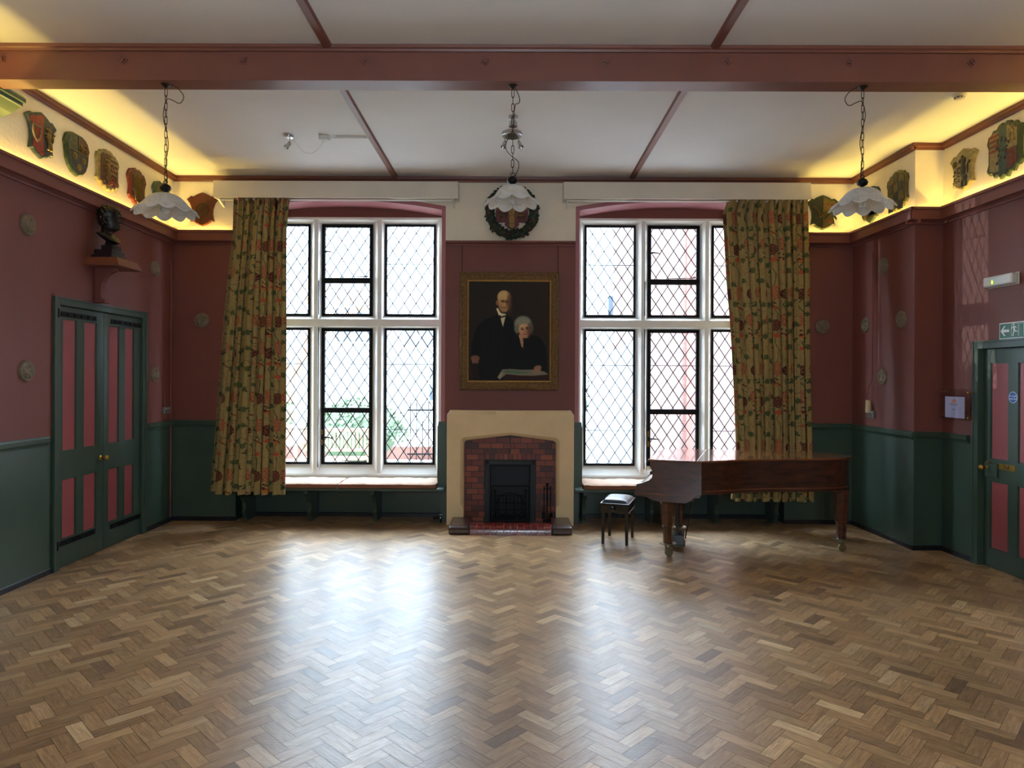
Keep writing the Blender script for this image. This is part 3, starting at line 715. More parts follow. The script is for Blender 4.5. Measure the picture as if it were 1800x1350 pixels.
# ================================================================== PELMETS
def pelmet(u0, u1, label):
    t = thing('pelmet', label, 'pelmet', *back(u0, 0, 3.965)); W = u1-u0
    mb = MB(); mb.box(0, W, -.2, -.182, 0, .203); mb.box(0, .018, -.182, -.002, 0, .203); mb.box(W-.018, W, -.182, -.002, 0, .203); obj('pelmet_board', mb, m_offw, t, bevel=.002)
    mb = MB(); mb.box(0, W, -.182, -.002, .19, .203); obj('pelmet_top', mb, m_offw, t)
    mb = MB(); mb.box(.05, W-.05, -.12, -.10, -.012, .004)
    for x in (.04, W-.07): mb.prism([(-.002, .02), (-.17, .0), (-.17, -.012), (-.012, -.075), (-.002, -.075)], x, x+.02, 'x')
    obj('curtain_rail', mb, m_pvc, t)
pelmet(-3.508, -.537, 'long off-white pelmet board over the left window')
pelmet(.743, 3.735, 'long off-white pelmet board over the right window')

# ================================================================== CURTAINS
def curtain_tile():
    C = Canvas(230, 384, (168, 146, 96), asp=.92/.55)
    G = (90, 98, 62); G2 = (74, 88, 58); T = (124, 98, 56); PK = (156, 84, 62); PK2 = (198, 164, 112); MR = (84, 34, 34); MR2 = (164, 122, 84)
    r2 = random.Random(3)
    for i in range(170):      # fine stippled scroll lines
        x, y = r2.random(), r2.random(); a = r2.random()*6.28
        pts = [(x+.045*math.cos(a+j*.8)*j/4, y+.03*math.sin(a+j*.8)*j/4) for j in range(5)]
        C.line(pts, .004, T, .75, wrap=True)
    def leafs(x, y, a, s=1.):
        for da, l in ((0, .085), (.9, .055), (-.8, .055), (1.7, .04), (-1.6, .045), (2.6, .03)):
            aa = a+da; C.ell(x+math.cos(aa)*l*.55*s, y+math.sin(aa)*l*.55*s/C.asp, l*.62*s, .0115*s, G if da else G2, ang=aa, soft=.3, wrap=True)
    def stem(pts, w=.008, col=G2): C.line(pts, w, col, .9, wrap=True)
    stem([(.25, -.02), (.28, .1), (.2, .2), (.3, .33), (.26, .45), (.30, .56), (.22, .68), (.30, .8), (.25, .98)])
    stem([(.78, .1), (.7, .2), (.78, .32), (.74, .45), (.82, .58), (.74, .7), (.8, .85), (.78, 1.1)])
    stem([(.3, .33), (.45, .36), (.55, .33)], .006); stem([(.30, .8), (.48, .78), (.58, .82)], .006); stem([(.82, .58), (.95, .56), (1.05, .6)], .006)
    for x, y, a, s in ((.14, .19, 2.6, 1.2), (.4, .16, -.4, 1.), (.1, .33, 3.6, 1.), (.44, .45, .5, 1.2), (.12, .54, 2.2, 1.), (.4, .67, -.5, 1.1), (.1, .75, 2.9, 1.2), (.38, .87, .6, 1.1),
                       (.62, .2, 2.9, 1.1), (.94, .2, -.3, 1.2), (.6, .42, 2.2, 1.1), (.95, .40, .3, 1.), (.62, .62, 3.4, 1.2), (.97, .68, -.8, 1.2), (.62, .88, 2.5, 1.1), (.92, .93, .7, 1.1), (.5, .99, 1.2, 1.)):
        leafs(x, y, a, s)
    def bloom(cx, cy, rx, ry, c1, c2, n):
        C.ell(cx, cy, rx, ry, c1, soft=.1, wrap=True)
        for q in range(16):
            a = q*PI/8; C.ell(cx+rx*.95*math.cos(a), cy+ry*.95*math.sin(a), .024, .013, c1, soft=.2, wrap=True)
        for row in range(n):
            yy = -ry+2*ry*(row+.5)/n; wd = rx*math.sqrt(max(0, 1-(yy/ry)**2)); m = max(2, int(wd/.024))
            for q in range(m):
                xx = -wd+2*wd*(q+.5*(1+row % 2*.6))/m
                C.line([(cx+xx-.017, cy+yy-.006), (cx+xx-.008, cy+yy+.004), (cx+xx, cy+yy+.006), (cx+xx+.008, cy+yy+.004), (cx+xx+.017, cy+yy-.006)], .0052, c2, .95, wrap=True)
    bloom(.25, .04, .15, .085, PK, PK2, 8)
    bloom(.77, .40, .13, .080, PK, PK2, 8)
    bloom(.77, .06, .085, .062, MR, MR2, 6)
    bloom(.26, .47, .095, .066, MR, MR2, 6)
    for k in range(7):       # tulips
        a = -PI/2+(k-3)*.34; C.ell(.27+.05*math.cos(a), .635+.038*math.sin(a), .05, .012/1., (188, 92, 66), ang=a, soft=.3, wrap=True)
        C.ell(.77+.04*math.cos(a), .80+.030*math.sin(a), .04, .010, (188, 92, 66), ang=a, soft=.3, wrap=True)
    for bx, by in ((.25, .24), (.78, .62)):   # little birds
        C.line([(bx-.08, by-.045), (bx+.12, by+.035)], .012, (118, 52, 40), 1, wrap=True); C.ell(bx-.02, by+.005, .05, .018, (190, 110, 60), ang=.5, soft=.3, wrap=True)
        for q in range(5): C.ell(bx-.10+.05*(q % 3), by-.10+.02*q, .017, .010, MR, soft=.3, wrap=True)
    return C
TILE = curtain_tile()
def curtain(label, top, bot, ztop, zbot, folds, seed, edges, cloth=2.1, d0=-.135, d1=-.345):
    """edges: list of (z, u_left, u_right) giving the silhouette"""
    r = np.random.default_rng(seed); nu, nv = 600, 900
    t = np.linspace(0, 1, nu); v = np.linspace(0, 1, nv); T_, V = np.meshgrid(t, v)
    Z = ztop+(zbot-ztop)*V
    ez = np.array([e[0] for e in edges][::-1]); el = np.array([e[1] for e in edges][::-1]); er = np.array([e[2] for e in edges][::-1])
    L = np.interp(Z, ez, el); R = np.interp(Z, ez, er)
    # irregular phase
    k = r.uniform(.4, 1.9, folds); ph = np.concatenate([[0], np.cumsum(k)]); ph = ph/ph[-1]
    base = np.interp(t, np.linspace(0, 1, folds+1), ph)
    Ph = (base*0+np.interp(t, ph, np.arange(folds+1)))[None, :]*2*PI + .55*np.sin(V*2.6+T_*5+seed)+.25*np.sin(V*6.1+T_*11)
    amp = r.uniform(.6, 1.25, folds+1); A = np.interp(T_, ph, amp)*(.030+.020*V)
    fine = np.exp(-V/.10)
    D = d0+(d1-d0)*V**.8 + A*np.sin(Ph) + .012*np.sin(Ph*2.3+1.7+V*2.5)*(1-.3*V)+.006*np.sin(Ph*4.1+V*4) + fine*.022*np.sin(T_*2*PI*folds*2.6+np.sin(T_*17))+.006*np.sin(V*9+T_*30)*V
    U = L+(R-L)*T_ - (R-L)/folds*.22*np.sin(2*Ph)*(1-fine*.6) + .004*np.sin(V*7+T_*9)
    Z = Z + V*.012*np.sin(Ph+.6)*(V > .9)*(V-.9)*10 + fine*.006*np.sin(T_*2*PI*folds*2.6)
    vs = np.stack([U-top, D, Z], -1).reshape(-1, 3)
    idx = np.arange(nu*nv).reshape(nv, nu); q = np.stack([idx[:-1, :-1], idx[:-1, 1:], idx[1:, 1:], idx[1:, :-1]], -1).reshape(-1, 4)
    me = bpy.data.meshes.new('curtain'); me.vertices.add(len(vs)); me.vertices.foreach_set('co', vs.astype(np.float32).ravel())
    me.loops.add(q.size); me.loops.foreach_set('vertex_index', q.ravel().astype(np.int32)); me.polygons.add(len(q)); me.polygons.foreach_set('loop_start', (np.arange(len(q))*4).astype(np.int32))
    me.polygons.foreach_set('loop_total', np.full(len(q), 4, np.int32)); me.update(calc_edges=True); me.validate(); me.polygons.foreach_set('use_smooth', [True]*len(q))
    me.materials.append(m_curtain)
    o = bpy.data.objects.new('curtain', me); COL.objects.link(o)
    s = (T_*cloth+.0*V)/.55; tt = (ztop-Z)/.92
    set_vcol(o, TILE.sample(s.ravel()+.35*(seed % 3), tt.ravel()+.1*seed))
    md = o.modifiers.new('cloth', 'SOLIDIFY'); md.thickness = .003
    place(o, *back(top, 0, 0)); tag(o, label, 'curtain'); return o
curtain('gathered floral curtain at the left window, its hem flaring left', -3.0, 0, 3.975, .40, 8, 4, [(3.975, -3.285, -2.60), (3.6, -3.29, -2.625), (2.5, -3.36, -2.60), (1.2, -3.42, -2.585), (.40, -3.462, -2.578)])
curtain('gathered floral curtain at the right window, its lower part behind the piano', 3.2, 0, 3.975, .352, 10, 8, [(3.975, 2.755, 3.70), (3.80, 2.70, 3.70), (3.0, 2.73, 3.71), (2.5, 2.765, 3.70), (1.6, 2.80, 3.69), (.95, 2.815, 3.69), (.352, 2.745, 3.70)], cloth=2.5)

# ================================================================== WINDOW SEATS
for k, (a, b) in enumerate(WINS):
    side = ('left', 'right')[k]
    x0, x1 = (a+.004, -.685) if k == 0 else (.895, b-.004)
    t = thing('window_seat', 'green board seat on scrolled brackets under the %s window' % side, 'bench', *back(x0, 0, 0))
    W = x1-x0
    mb = MB(); mb.box(0 if k == 0 else .065, W-(.065 if k == 0 else 0), 0, .308, .417, .45); mb.box(0, W, -.262, 0, .417, .45); obj('seat_board', mb, m_green, t, bevel=.006)
    brs = (-3.18, -2.37, -1.56) if k == 0 else (1.02, 1.86, 2.66, 3.40)
    for u in brs:
        mb = MB(); pf = [(.308, .417), (-.20, .417), (-.20, .37), (-.17, .34), (-.10, .30), (-.05, .24), (-.03, .17), (-.06, .12), (-.02, .06), (0, .03), (0, 0), (.308, 0)]
        mb.prism(pf, u-x0-.022, u-x0+.022, 'x'); obj('bracket', mb, m_green, t, bevel=.003)
def cushion(u0, u1, label):
    t = thing('seat_cushion', label, 'cushion', *back(u0, 0, .451), group=None); W = u1-u0
    nx, ny = 40, 12; vs = []
    for j in range(ny+1):
        for i in range(nx+1):
            x = W*i/nx; y = -.25+.52*j/ny; e = min(i, nx-i)/nx*W; f = min(j, ny-j)/ny*.52
            z = .062*(1-math.exp(-min(e, f)*70)*.25)+.003*math.sin(i*1.3+j)+.004*math.sin(i*.4+u0)
            vs.append((x, y, z))
    mb = MB(); mb.add(vs, [(j*(nx+1)+i, j*(nx+1)+i+1, (j+1)*(nx+1)+i+1, (j+1)*(nx+1)+i) for j in range(ny) for i in range(nx)])
    obj('cushion_top', mb, m_cushion, t, smooth=True)
    mb = MB(); mb.box(.002, W-.002, -.254, .268, 0, .048); obj('cushion_border', mb, m_cushside, t, bevel=.008, seg=3, label='brown layered cushion border')
cushion(-3.26, -1.982, 'flat beige cushion on the left window seat, half behind the curtain')
cushion(-1.972, -.785, 'flat beige cushion on the left window seat, next to the fireplace')
cushion(1.0, 2.22, 'flat beige cushion on the right window seat beside the fireplace, end behind the piano')

# ================================================================== FIREPLACE
FC = .112
t = thing('fireplace', 'cream painted stone fireplace with a flat pointed arch and brick lining', 'fireplace', *back(FC, 0, 0))
x0, x1 = -.772, .772; o0, o1 = -.567, .558; zs = 1.028; za = 1.089; D0, D1_ = -.18, 0
def arc(cx, cz, r, a0, a1, n=6): return [(cx+r*math.cos(a0+(a1-a0)*i/n), cz+r*math.sin(a0+(a1-a0)*i/n)) for i in range(n+1)]
def opening(g, stop=0):      # opening outline left-bottom -> right-bottom grown by g
    R = .055
    return [(o0-g, stop)]+arc(o0-g+R, zs-R+g, R, PI, PI/2, 6)+[(-.001, za+g)]+arc(o1+g-R, zs-R+g, R, PI/2, 0, 6)+[(o1+g, stop)]
outer = [(x0, 0), (x0, 1.343), (x0+.055, 1.392), (x1-.055, 1.392), (x1, 1.343), (x1, 0)]
mb = MB()
inn = opening(0); n = len(inn)
# front body in strips between inner outline and an outer outline resampled to match
out = [(x0, 0)]+[(x0, 1.0)]+[(x0, 1.343)]*1+[(x0+.10, 1.343)]*1
path = [(x0, 0), (x0, .95), (x0, 1.1), (x0, 1.2), (x0, 1.30), (x0, 1.343), (x0+.2, 1.343), (x0+.4, 1.343), (0, 1.343), (x1-.4, 1.343), (x1-.2, 1.343), (x1, 1.343), (x1, 1.30), (x1, 1.2), (x1, 1.1), (x1, .95), (x1, 0)]
assert len(path) == n, (len(path), n)
MG = .038
inn2 = opening(MG)
mb.prism([(x0, 0), (x0, 1.343), (x1, 1.343), (x1, 0)]+inn2[::-1], D0, D1_, 'y')
# sloping shoulders and raised centre block
mb.prism([(D0, 1.343), (D0+.012, 1.362), (D0+.022, 1.372), (D0+.03, 1.392), (0, 1.392), (0, 1.343)], x0+.03, x1-.03, 'x')
mb.prism([(x0, 1.343), (x0+.03, 1.343), (x0+.03, 1.385)], D0+.01, 0, 'y'); mb.prism([(x1, 1.343), (x1-.03, 1.343), (x1-.03, 1.385)], D0+.01, 0, 'y')
mb.box(-.175, .175, D0, -.001, 1.342, 1.3935)
obj('stone_surround', mb, m_stone, t, bevel=.003)
mb = MB()     # hollow moulding round the opening, dying into stops near the floor
inn3 = opening(MG*.45); st = .24
for i in range(n-1):
    a, b_, c, d = inn2[i], inn2[i+1], inn3[i+1], inn3[i]; e, f = inn[i+1], inn[i]
    def pz(p): return (p[0], max(p[1], st))
    a, b_, c, d, e, f = map(pz, (a, b_, c, d, e, f))
    mb.add([(a[0], D0, a[1]), (b_[0], D0, b_[1]), (c[0], D0+.022, c[1]), (d[0], D0+.022, d[1]), (e[0], D0+.05, e[1]), (f[0], D0+.05, f[1]), (e[0], 0, e[1]), (f[0], 0, f[1])], [(0, 1, 2, 3), (3, 2, 4, 5), (5, 4, 6, 7)])
for sx, A, B in ((1, o0-MG, o0), (-1, o1+MG, o1)):
    mb.add([(A, D0, 0), (B, D0, 0), (B, D0, st-.04), (A, D0, st), (B, 0, 0), (B, 0, st+.02), (B, D0+.05, st+.02), (A, D0, st+.02)], [(0, 1, 2, 3), (1, 4, 5, 6, 2), (2, 6, 7, 3)])
obj('opening_moulding', mb, m_stone, t)
# brick lining
mb = MB(); cols = []; bp = -.035
def brick(x, z, w, h):
    base = np.array(lin(random.choice([(126, 56, 32), (116, 50, 29), (104, 44, 28), (134, 64, 36), (80, 38, 27)])))*random.uniform(.75, 1.1)
    k = len(mb.v); mb.box(x+.004, x+w-.004, bp-.006, bp+.004, z+.004, z+h-.004); cols.extend([base]*(len(mb.v)-k))
k = len(mb.v); 
for q in ((-.60, -.30, 0, 1.11), (.30, .60, 0, 1.11), (-.30, .30, .775, 1.11)):
    mb.box(q[0], q[1], bp, bp+.03, q[2], q[3])
cols.extend([np.array(lin((30, 20, 16)))]*(len(mb.v)-k))
z = .0; row = 0; rh = .0705
while z < 1.09:
    for sx in (-1, 1):
        xa, xb = (-.60, -.315) if sx < 0 else (.315, .60)
        if z > .84: xa, xb = (-.60, 0.0) if sx < 0 else (0.0, .60)
        x = xa-(.10 if row % 2 else 0.03)
        while x < xb:
            w_ = .155 if (row+int(x*10)) % 3 else .15
            a = max(x, xa); b_ = min(x+w_, xb)
            if b_-a > .02: brick(a, z, b_-a, rh)
            x += w_
    z += rh; row += 1
    if abs(z-.775) < .03: pass
for i in range(11): brick(-.31+i*.0565, .777, .0565, .085) if z else None
br = obj('brick_lining', mb, m_brick, t, label='glazed red brick lining'); set_vcol(br, np.array(cols))
mb = MB(); f0, f1 = -.315, .31
for q in ((f0, f0+.055, 0, .775), (f1-.055, f1, 0, .775), (f0, f1, .72, .775)): mb.box(q[0], q[1], -.062, -.03, q[2], q[3])
obj('iron_frame', mb, m_soot, t, bevel=.004)
mb = MB(); a, b_ = f0+.055, f1-.055
mb.box(a-.01, a+.01, -.03, .34, 0, .73); mb.box(b_-.01, b_+.01, -.03, .34, 0, .73); mb.box(a, b_, -.03, .34, .715, .735); mb.box(a, b_, .33, .35, 0, .73); mb.box(a, b_, -.03, .34, .0, .012)
obj('firebox', mb, m_soot, t)
m_hbrick = paint('worn_red_glazed_hearth_brick', (110, 34, 28), .25, var=.55, scale=22, bump=.3, bscale=60, coat=.5)
m_hdark = paint('dark_quarry_tile', (52, 30, 26), .28, var=.3, scale=14, bump=.15, coat=.4)
m_mortar = paint('pale_mortar', (150, 140, 128), .8)
t = thing('hearth_kerb', 'low hearth kerb of worn red rounded bricks with dark end blocks', 'hearth', *back(FC, 0, 0))
h0, h1 = -.70, .715
kp = [(-.69, 0), (-.69, .055), (-.675, .078), (-.65, .094), (-.60, .103), (-.50, .103), (-.50, 0)]
for i in range(12):
    xa = -.455+i*.0775; mb = MB(); run(mb, kp, xa+.003, xa+.0745); obj('kerb_brick', mb, m_hbrick, t, smooth=True)
mb = MB(); run(mb, [(y+.006 if y < -.6 else y, z-.004 if z > .05 else z) for y, z in kp], -.455, .475); obj('mortar_joints', mb, m_mortar, t)
for s in (-1, 1):
    mb = MB(); xa, xb = (h0, -.455) if s < 0 else (.475, h1)
    run(mb, kp, xa, xb); mb.box(xa, xb, -.52, -.185, 0, .103); obj('end_block', mb, m_hdark, t, bevel=.02, seg=3, label='dark glazed end block')
mb = MB(); mb.box(-.455, .475, -.50, -.185, 0, .03); mb.box(-.55, .54, -.185, -.062, 0, .03); obj('hearth_slab', mb, m_hdark, t)
# fire basket and screen in the opening, fire irons at the side
t = thing('fire_grate', 'black iron fire grate standing in the dark fire opening', 'grate', *back(FC, .10, .03))
mb = MB()
for i in range(9):
    x = -.18+i*.045; mb.tube([(x, -.09, .12), (x, -.10, .30)], .006, 6); mb.tube([(x, -.09, .12), (x, .13, .12)], .006, 6)
for z_ in (.12, .21, .30): mb.tube([(-.19, -.10, z_), (.19, -.10, z_)], .008, 6)
for x in (-.19, .19):
    mb.tube([(x, -.10, -.015), (x, -.10, .34)], .011, 8); mb.sphere((x, -.10, .355), .02, 8); mb.tube([(x, .13, -.015), (x, .13, .3)], .009, 6)
obj('basket', mb, m_black, t)
t = thing('fire_screen', 'low black iron screen with scrollwork standing before the grate', 'screen', *back(FC, -.095, .03))
mb = MB()
for q in ((-.232, -.218, 0, .44), (.218, .232, 0, .44), (-.232, .232, .428, .44), (-.232, .232, .004, .018)): mb.box(q[0], q[1], -.006, .006, q[2], q[3])
obj('screen_frame', mb, m_black, t)
mb = MB()
for i in range(24): mb.bar((-.215+i*.0187, .003, .018), (-.215+i*.0187, .003, .43), .0025, .002)
for i in range(20): mb.bar((-.22, .003, .03+i*.0205), (.22, .003, .03+i*.0205), .0025, .002)
obj('mesh_panel', mb, m_soot, t)
mb = MB()
for cx in (-.15, -.05, .05, .15):
    for s in (-1, 1): mb.tube([(cx+s*.045*(1-j/14)*math.cos(j*.75), -.004, .07+.045*(1-j/14)*math.sin(j*.75)) for j in range(13)], .004, 5)
    mb.tube([(cx, -.004, .10), (cx, -.004, .30)], .004, 5)
mb.tube([(.17*math.cos(PI*i/12), -.004, .20+.15*math.sin(PI*i/12)) for i in range(13)], .005, 5)
obj('scrollwork', mb, m_black, t)
t = thing('fire_irons', 'black set of fire irons leaning at the right of the fire opening', 'fire tools', *back(FC+.455, -.10, .03))
mb = MB(); mb.box(-.05, .05, -.03, .03, 0, .02); mb.tube([(0, 0, .02), (0, 0, .45)], .008, 8); mb.tube([(-.045, 0, .40), (.045, 0, .40)], .005, 6); mb.sphere((0, 0, .46), .016, 8); obj('stand', mb, m_black, t)
for x, nm in ((-.04, 'shovel'), (.0, 'poker'), (.04, 'brush')):
    mb = MB(); mb.tube([(x, -.018, .10), (x, -.018, .42)], .005, 6); mb.sphere((x, -.018, .43), .010, 6)
    if nm == 'shovel': mb.box(x-.028, x+.022, -.024, -.014, .035, .12)
    elif nm == 'brush': mb.lathe([(.022, .03), (.026, .09), (.012, .11)], 10, Matrix.Translation((x, -.018, 0)))
    obj(nm, mb, m_black, t)
# valve at the left foot of the fireplace
t = thing('gas_tap', 'small old gas tap on the floor left of the fireplace', 'tap', *back(-.745, -.06, 0))
mb = MB(); mb.tube([(0, .03, 0), (0, .02, .05), (-.03, 0, .06), (-.09, 0, .06)], .012, 8); obj('pipe', mb, m_black, t)
mb = MB(); mb.sphere((0, .015, .06), .022, 10); mb.tube([(0, .015, .06), (0, .015, .10)], .008, 8); mb.bar((-.02, .015, .10), (.02, .015, .10), .008, .01); obj('valve', mb, m_chrome, t)

# ================================================================== PORTRAIT
def paint_portrait():
    C = Canvas(250, 306, (36, 32, 28), asp=1.225)
    C.blend(np.clip(1.2*(C.X-.3), 0, 1)*np.clip(1.1-C.Y*1.3, 0, 1)*.6, (58, 38, 30))
    C.blend(np.clip(.6-C.X, 0, 1)*np.clip(1-C.Y*1.6, 0, 1)*.5, (38, 40, 32))
    N = rng.normal(0, 1, (306, 250, 1)); C.a += N*1.6
    K = (17, 18, 20); K2 = (25, 26, 28)
    # standing man: gown
    C.poly([(.37, .33), (.22, .38), (.10, .46), (.04, .62), (.03, .80), (.06, 1.0), (.58, 1.0), (.60, .70), (.58, .45), (.52, .37), (.46, .34)], K, .97, .02)
    for i in range(7): C.line([(.16+i*.05, .45), (.12+i*.055, .95)], .006, K2, .6)
    # shirt
    C.poly([(.345, .285), (.385, .345), (.425, .46), (.455, .36), (.462, .33), (.40, .32)], (188, 176, 140), 1, .006)
    C.poly([(.342, .275), (.36, .27), (.41, .335), (.375, .35)], (206, 194, 156), 1, .005)
    C.line([(.365, .352), (.405, .362), (.455, .350)], .010, (30, 28, 26)); C.line([(.385, .345), (.395, .368)], .008, (24, 22, 20))
    # face: three-quarter, lit from the upper left
    SK = (158, 122, 78); SKL = (196, 162, 108); SKD = (84, 56, 38)
    C.ell(.437, .165, .082, .072, (170, 138, 90), soft=.12); C.ell(.440, .225, .073, .085, SK, soft=.12)
    C.ell(.425, .150, .060, .045, SKL, soft=.7, op=.8); C.ell(.405, .215, .035, .05, (178, 136, 92), soft=.8, op=.6)
    C.ell(.505, .22, .030, .10, SKD, soft=.9, op=.8); C.ell(.352, .218, .016, .026, (132, 88, 60), soft=.3)
    C.ell(.425, .206, .026, .008, (78, 52, 36), soft=.7); C.ell(.470, .210, .022, .008, (70, 46, 34), soft=.7)
    C.line([(.400, .196), (.425, .190), (.443, .196)], .006, (104, 76, 52)); C.line([(.455, .197), (.480, .198)], .006, (84, 60, 42))
    C.poly([(.450, .205), (.462, .240), (.450, .250), (.436, .246)], (186, 138, 92), .9, .008); C.line([(.462, .215), (.467, .243)], .005, (92, 62, 44))
    C.line([(.415, .268), (.440, .264), (.465, .270)], .006, (110, 66, 50)); C.line([(.404, .24), (.398, .268)], .004, (120, 86, 58), .7)
    C.ell(.438, .295, .034, .016, (150, 112, 74), soft=.6); C.ell(.392, .27, .02, .04, (120, 88, 58), soft=.8, op=.5)
    # his hand on the chair back
    C.ell(.085, .775, .055, .030, (112, 78, 60), soft=.3)
    for i in range(4): C.ell(.055+i*.021, .800, .011, .030, (122, 86, 66), soft=.35); C.line([(.065+i*.021, .785), (.063+i*.021, .825)], .002, (50, 34, 28))
    C.poly([(.02, .84), (.12, .84), (.14, 1.0), (.02, 1.0)], (44, 30, 26), .6, .03)
    # seated woman
    C.poly([(.60, .55), (.50, .62), (.44, .75), (.43, .90), (.98, .90), (.96, .66), (.88, .56), (.78, .54)], K, .97, .02)
    C.ell(.672, .43, .108, .082, (118, 116, 98), soft=.25); C.ell(.60, .475, .035, .05, (104, 102, 84), soft=.4); C.ell(.765, .47, .035, .06, (78, 74, 62), soft=.5)
    for i in range(9): C.line([(.585+i*.02, .405-.03*math.sin(i*.35)), (.575+i*.024, .445)], .004, (146, 144, 122), .6)
    C.ell(.690, .487, .070, .062, (176, 132, 96), soft=.14); C.ell(.694, .525, .056, .045, (166, 120, 88), soft=.2)
    C.ell(.665, .465, .04, .03, (196, 154, 114), soft=.8, op=.7); C.ell(.745, .50, .024, .06, (90, 60, 46), soft=.9, op=.8); C.ell(.652, .512, .024, .020, (192, 128, 100), soft=.8, op=.7)
    C.ell(.665, .482, .020, .0075, (58, 40, 34), soft=.6); C.ell(.722, .472, .019, .0075, (54, 38, 34), soft=.6)
    C.line([(.645, .470), (.668, .464), (.682, .469)], .005, (96, 74, 58)); C.line([(.706, .462), (.738, .462)], .005, (88, 66, 54))
    C.line([(.698, .480), (.703, .508), (.690, .512)], .005, (140, 96, 72)); C.line([(.680, .534), (.700, .530), (.718, .534)], .006, (130, 66, 56))
    C.ell(.706, .560, .026, .012, (150, 110, 82), soft=.5)
    # her hand to the chin
    C.poly([(.625, .545), (.640, .535), (.655, .548), (.680, .540), (.690, .552), (.672, .575), (.678, .62), (.672, .665), (.685, .678), (.655, .655), (.640, .61)], (166, 122, 92), 1, .006)
    C.line([(.628, .54), (.632, .565)], .006, (186, 140, 106)); C.line([(.655, .575), (.660, .64)], .004, (120, 84, 62), .7)
    # table, map and her other hand
    C.poly([(.46, .935), (.98, .925), (.98, 1.0), (.42, 1.0)], (46, 26, 26), .9, .01)
    C.poly([(.36, .965), (.42, .885), (.52, .880), (.66, .888), (.80, .885), (.94, .905), (.985, .935), (.80, .948), (.62, .945), (.47, .932), (.39, .985)], (110, 106, 88), 1, .006)
    C.poly([(.42, .905), (.48, .893), (.70, .905), (.79, .92), (.62, .928), (.46, .918)], (66, 96, 80), .8, .012)
    C.poly([(.36, .965), (.39, .985), (.43, .925), (.41, .91)], (140, 132, 108), .8, .006)
    C.ell(.855, .870, .050, .026, (132, 96, 72), ang=-.3, soft=.3)
    for i in range(4): C.line([(.83+i*.02, .885), (.795+i*.026, .925)], .0075, (140, 104, 78))
    return C
t = thing('framed_portrait', 'large gilt framed portrait of a standing man and a seated woman over the fireplace', 'painting', *back(.0895, -.012, 1.642))
Wp, Hp = 1.227, 1.452; e = .113
C = paint_portrait(); C.gain = 1.35; nu, nv = 251, 307
U, V = np.meshgrid(np.linspace(0, 1, nu), np.linspace(0, 1, nv))
x0, x1, z0, z1 = -Wp/2+e, Wp/2-e, e-.003, Hp-e+.003
vs = [(x0+(x1-x0)*u, -.028, z1-(z1-z0)*v) for u, v in zip(U.ravel(), V.ravel())]
mb = MB(); mb.add(vs, [(j*nu+i, j*nu+i+1, (j+1)*nu+i+1, (j+1)*nu+i) for j in range(nv-1) for i in range(nu-1)])
cv = obj('canvas', mb, m_canvas, t, label='dark painting with two figures'); set_vcol(cv, C.sample(np.clip(U.ravel(), 0, .999), np.clip(V.ravel(), 0, .999)))
def frame_ring(prof, X0, X1, Z0, Z1, mat, name, parent, sub=1, amp=0):
    """prof: list of (inset, y) swept round the rectangle with mitres"""
    mb = MB(); rings = []
    for ins, y in prof:
        rings.append([(X0+ins, y, Z0+ins), (X1-ins, y, Z0+ins), (X1-ins, y, Z1-ins), (X0+ins, y, Z1-ins)])
    for s in range(4):
        N = max(1, sub)
        for a in range(len(prof)-1):
            for k in range(N):
                def pt(r, f):
                    p = Vector(rings[r][s]).lerp(Vector(rings[r][(s+1) % 4]), f)
                    if amp and 0 < r < len(prof)-1: p.y += amp*math.sin(f*N*1.9+r*2.1)*math.sin(f*N*.53+s)
                    return p
                mb.add([pt(a, k/N), pt(a, (k+1)/N), pt(a+1, (k+1)/N), pt(a+1, k/N)], [(0, 1, 2, 3)])
    return obj(name, mb, mat, parent)
frame_ring([(0, 0), (0, -.045), (.006, -.062), (.016, -.072), (.030, -.066), (.040, -.052), (.055, -.050), (.072, -.044), (.084, -.036), (.095, -.04), (.098, -.034), (.098, 0)], -Wp/2, Wp/2, 0, Hp, m_gold, 'gilt_frame', t, sub=150, amp=.004)
frame_ring([(.097, -.02), (.097, -.040), (.103, -.043), (.113, -.036), (.116, -.027)], -Wp/2, Wp/2, 0, Hp, m_gilt, 'gilt_slip', t)
for x in (-.585, .60):
    mb = MB()
    for i in range(11):
        zc = Hp-.01+.033*i; a = PI/2*(i % 2)
        pts = [(x+.006*math.cos(q)*math.cos(a), -.03+.006*math.cos(q)*math.sin(a)+.025*i/11*0, zc+.021*math.sin(q)) for q in [k*PI/4 for k in range(8)]]
        mb.tube(pts, .0022, 5, close=True)
    obj('hanging_chain', mb, m_dkchain, t)

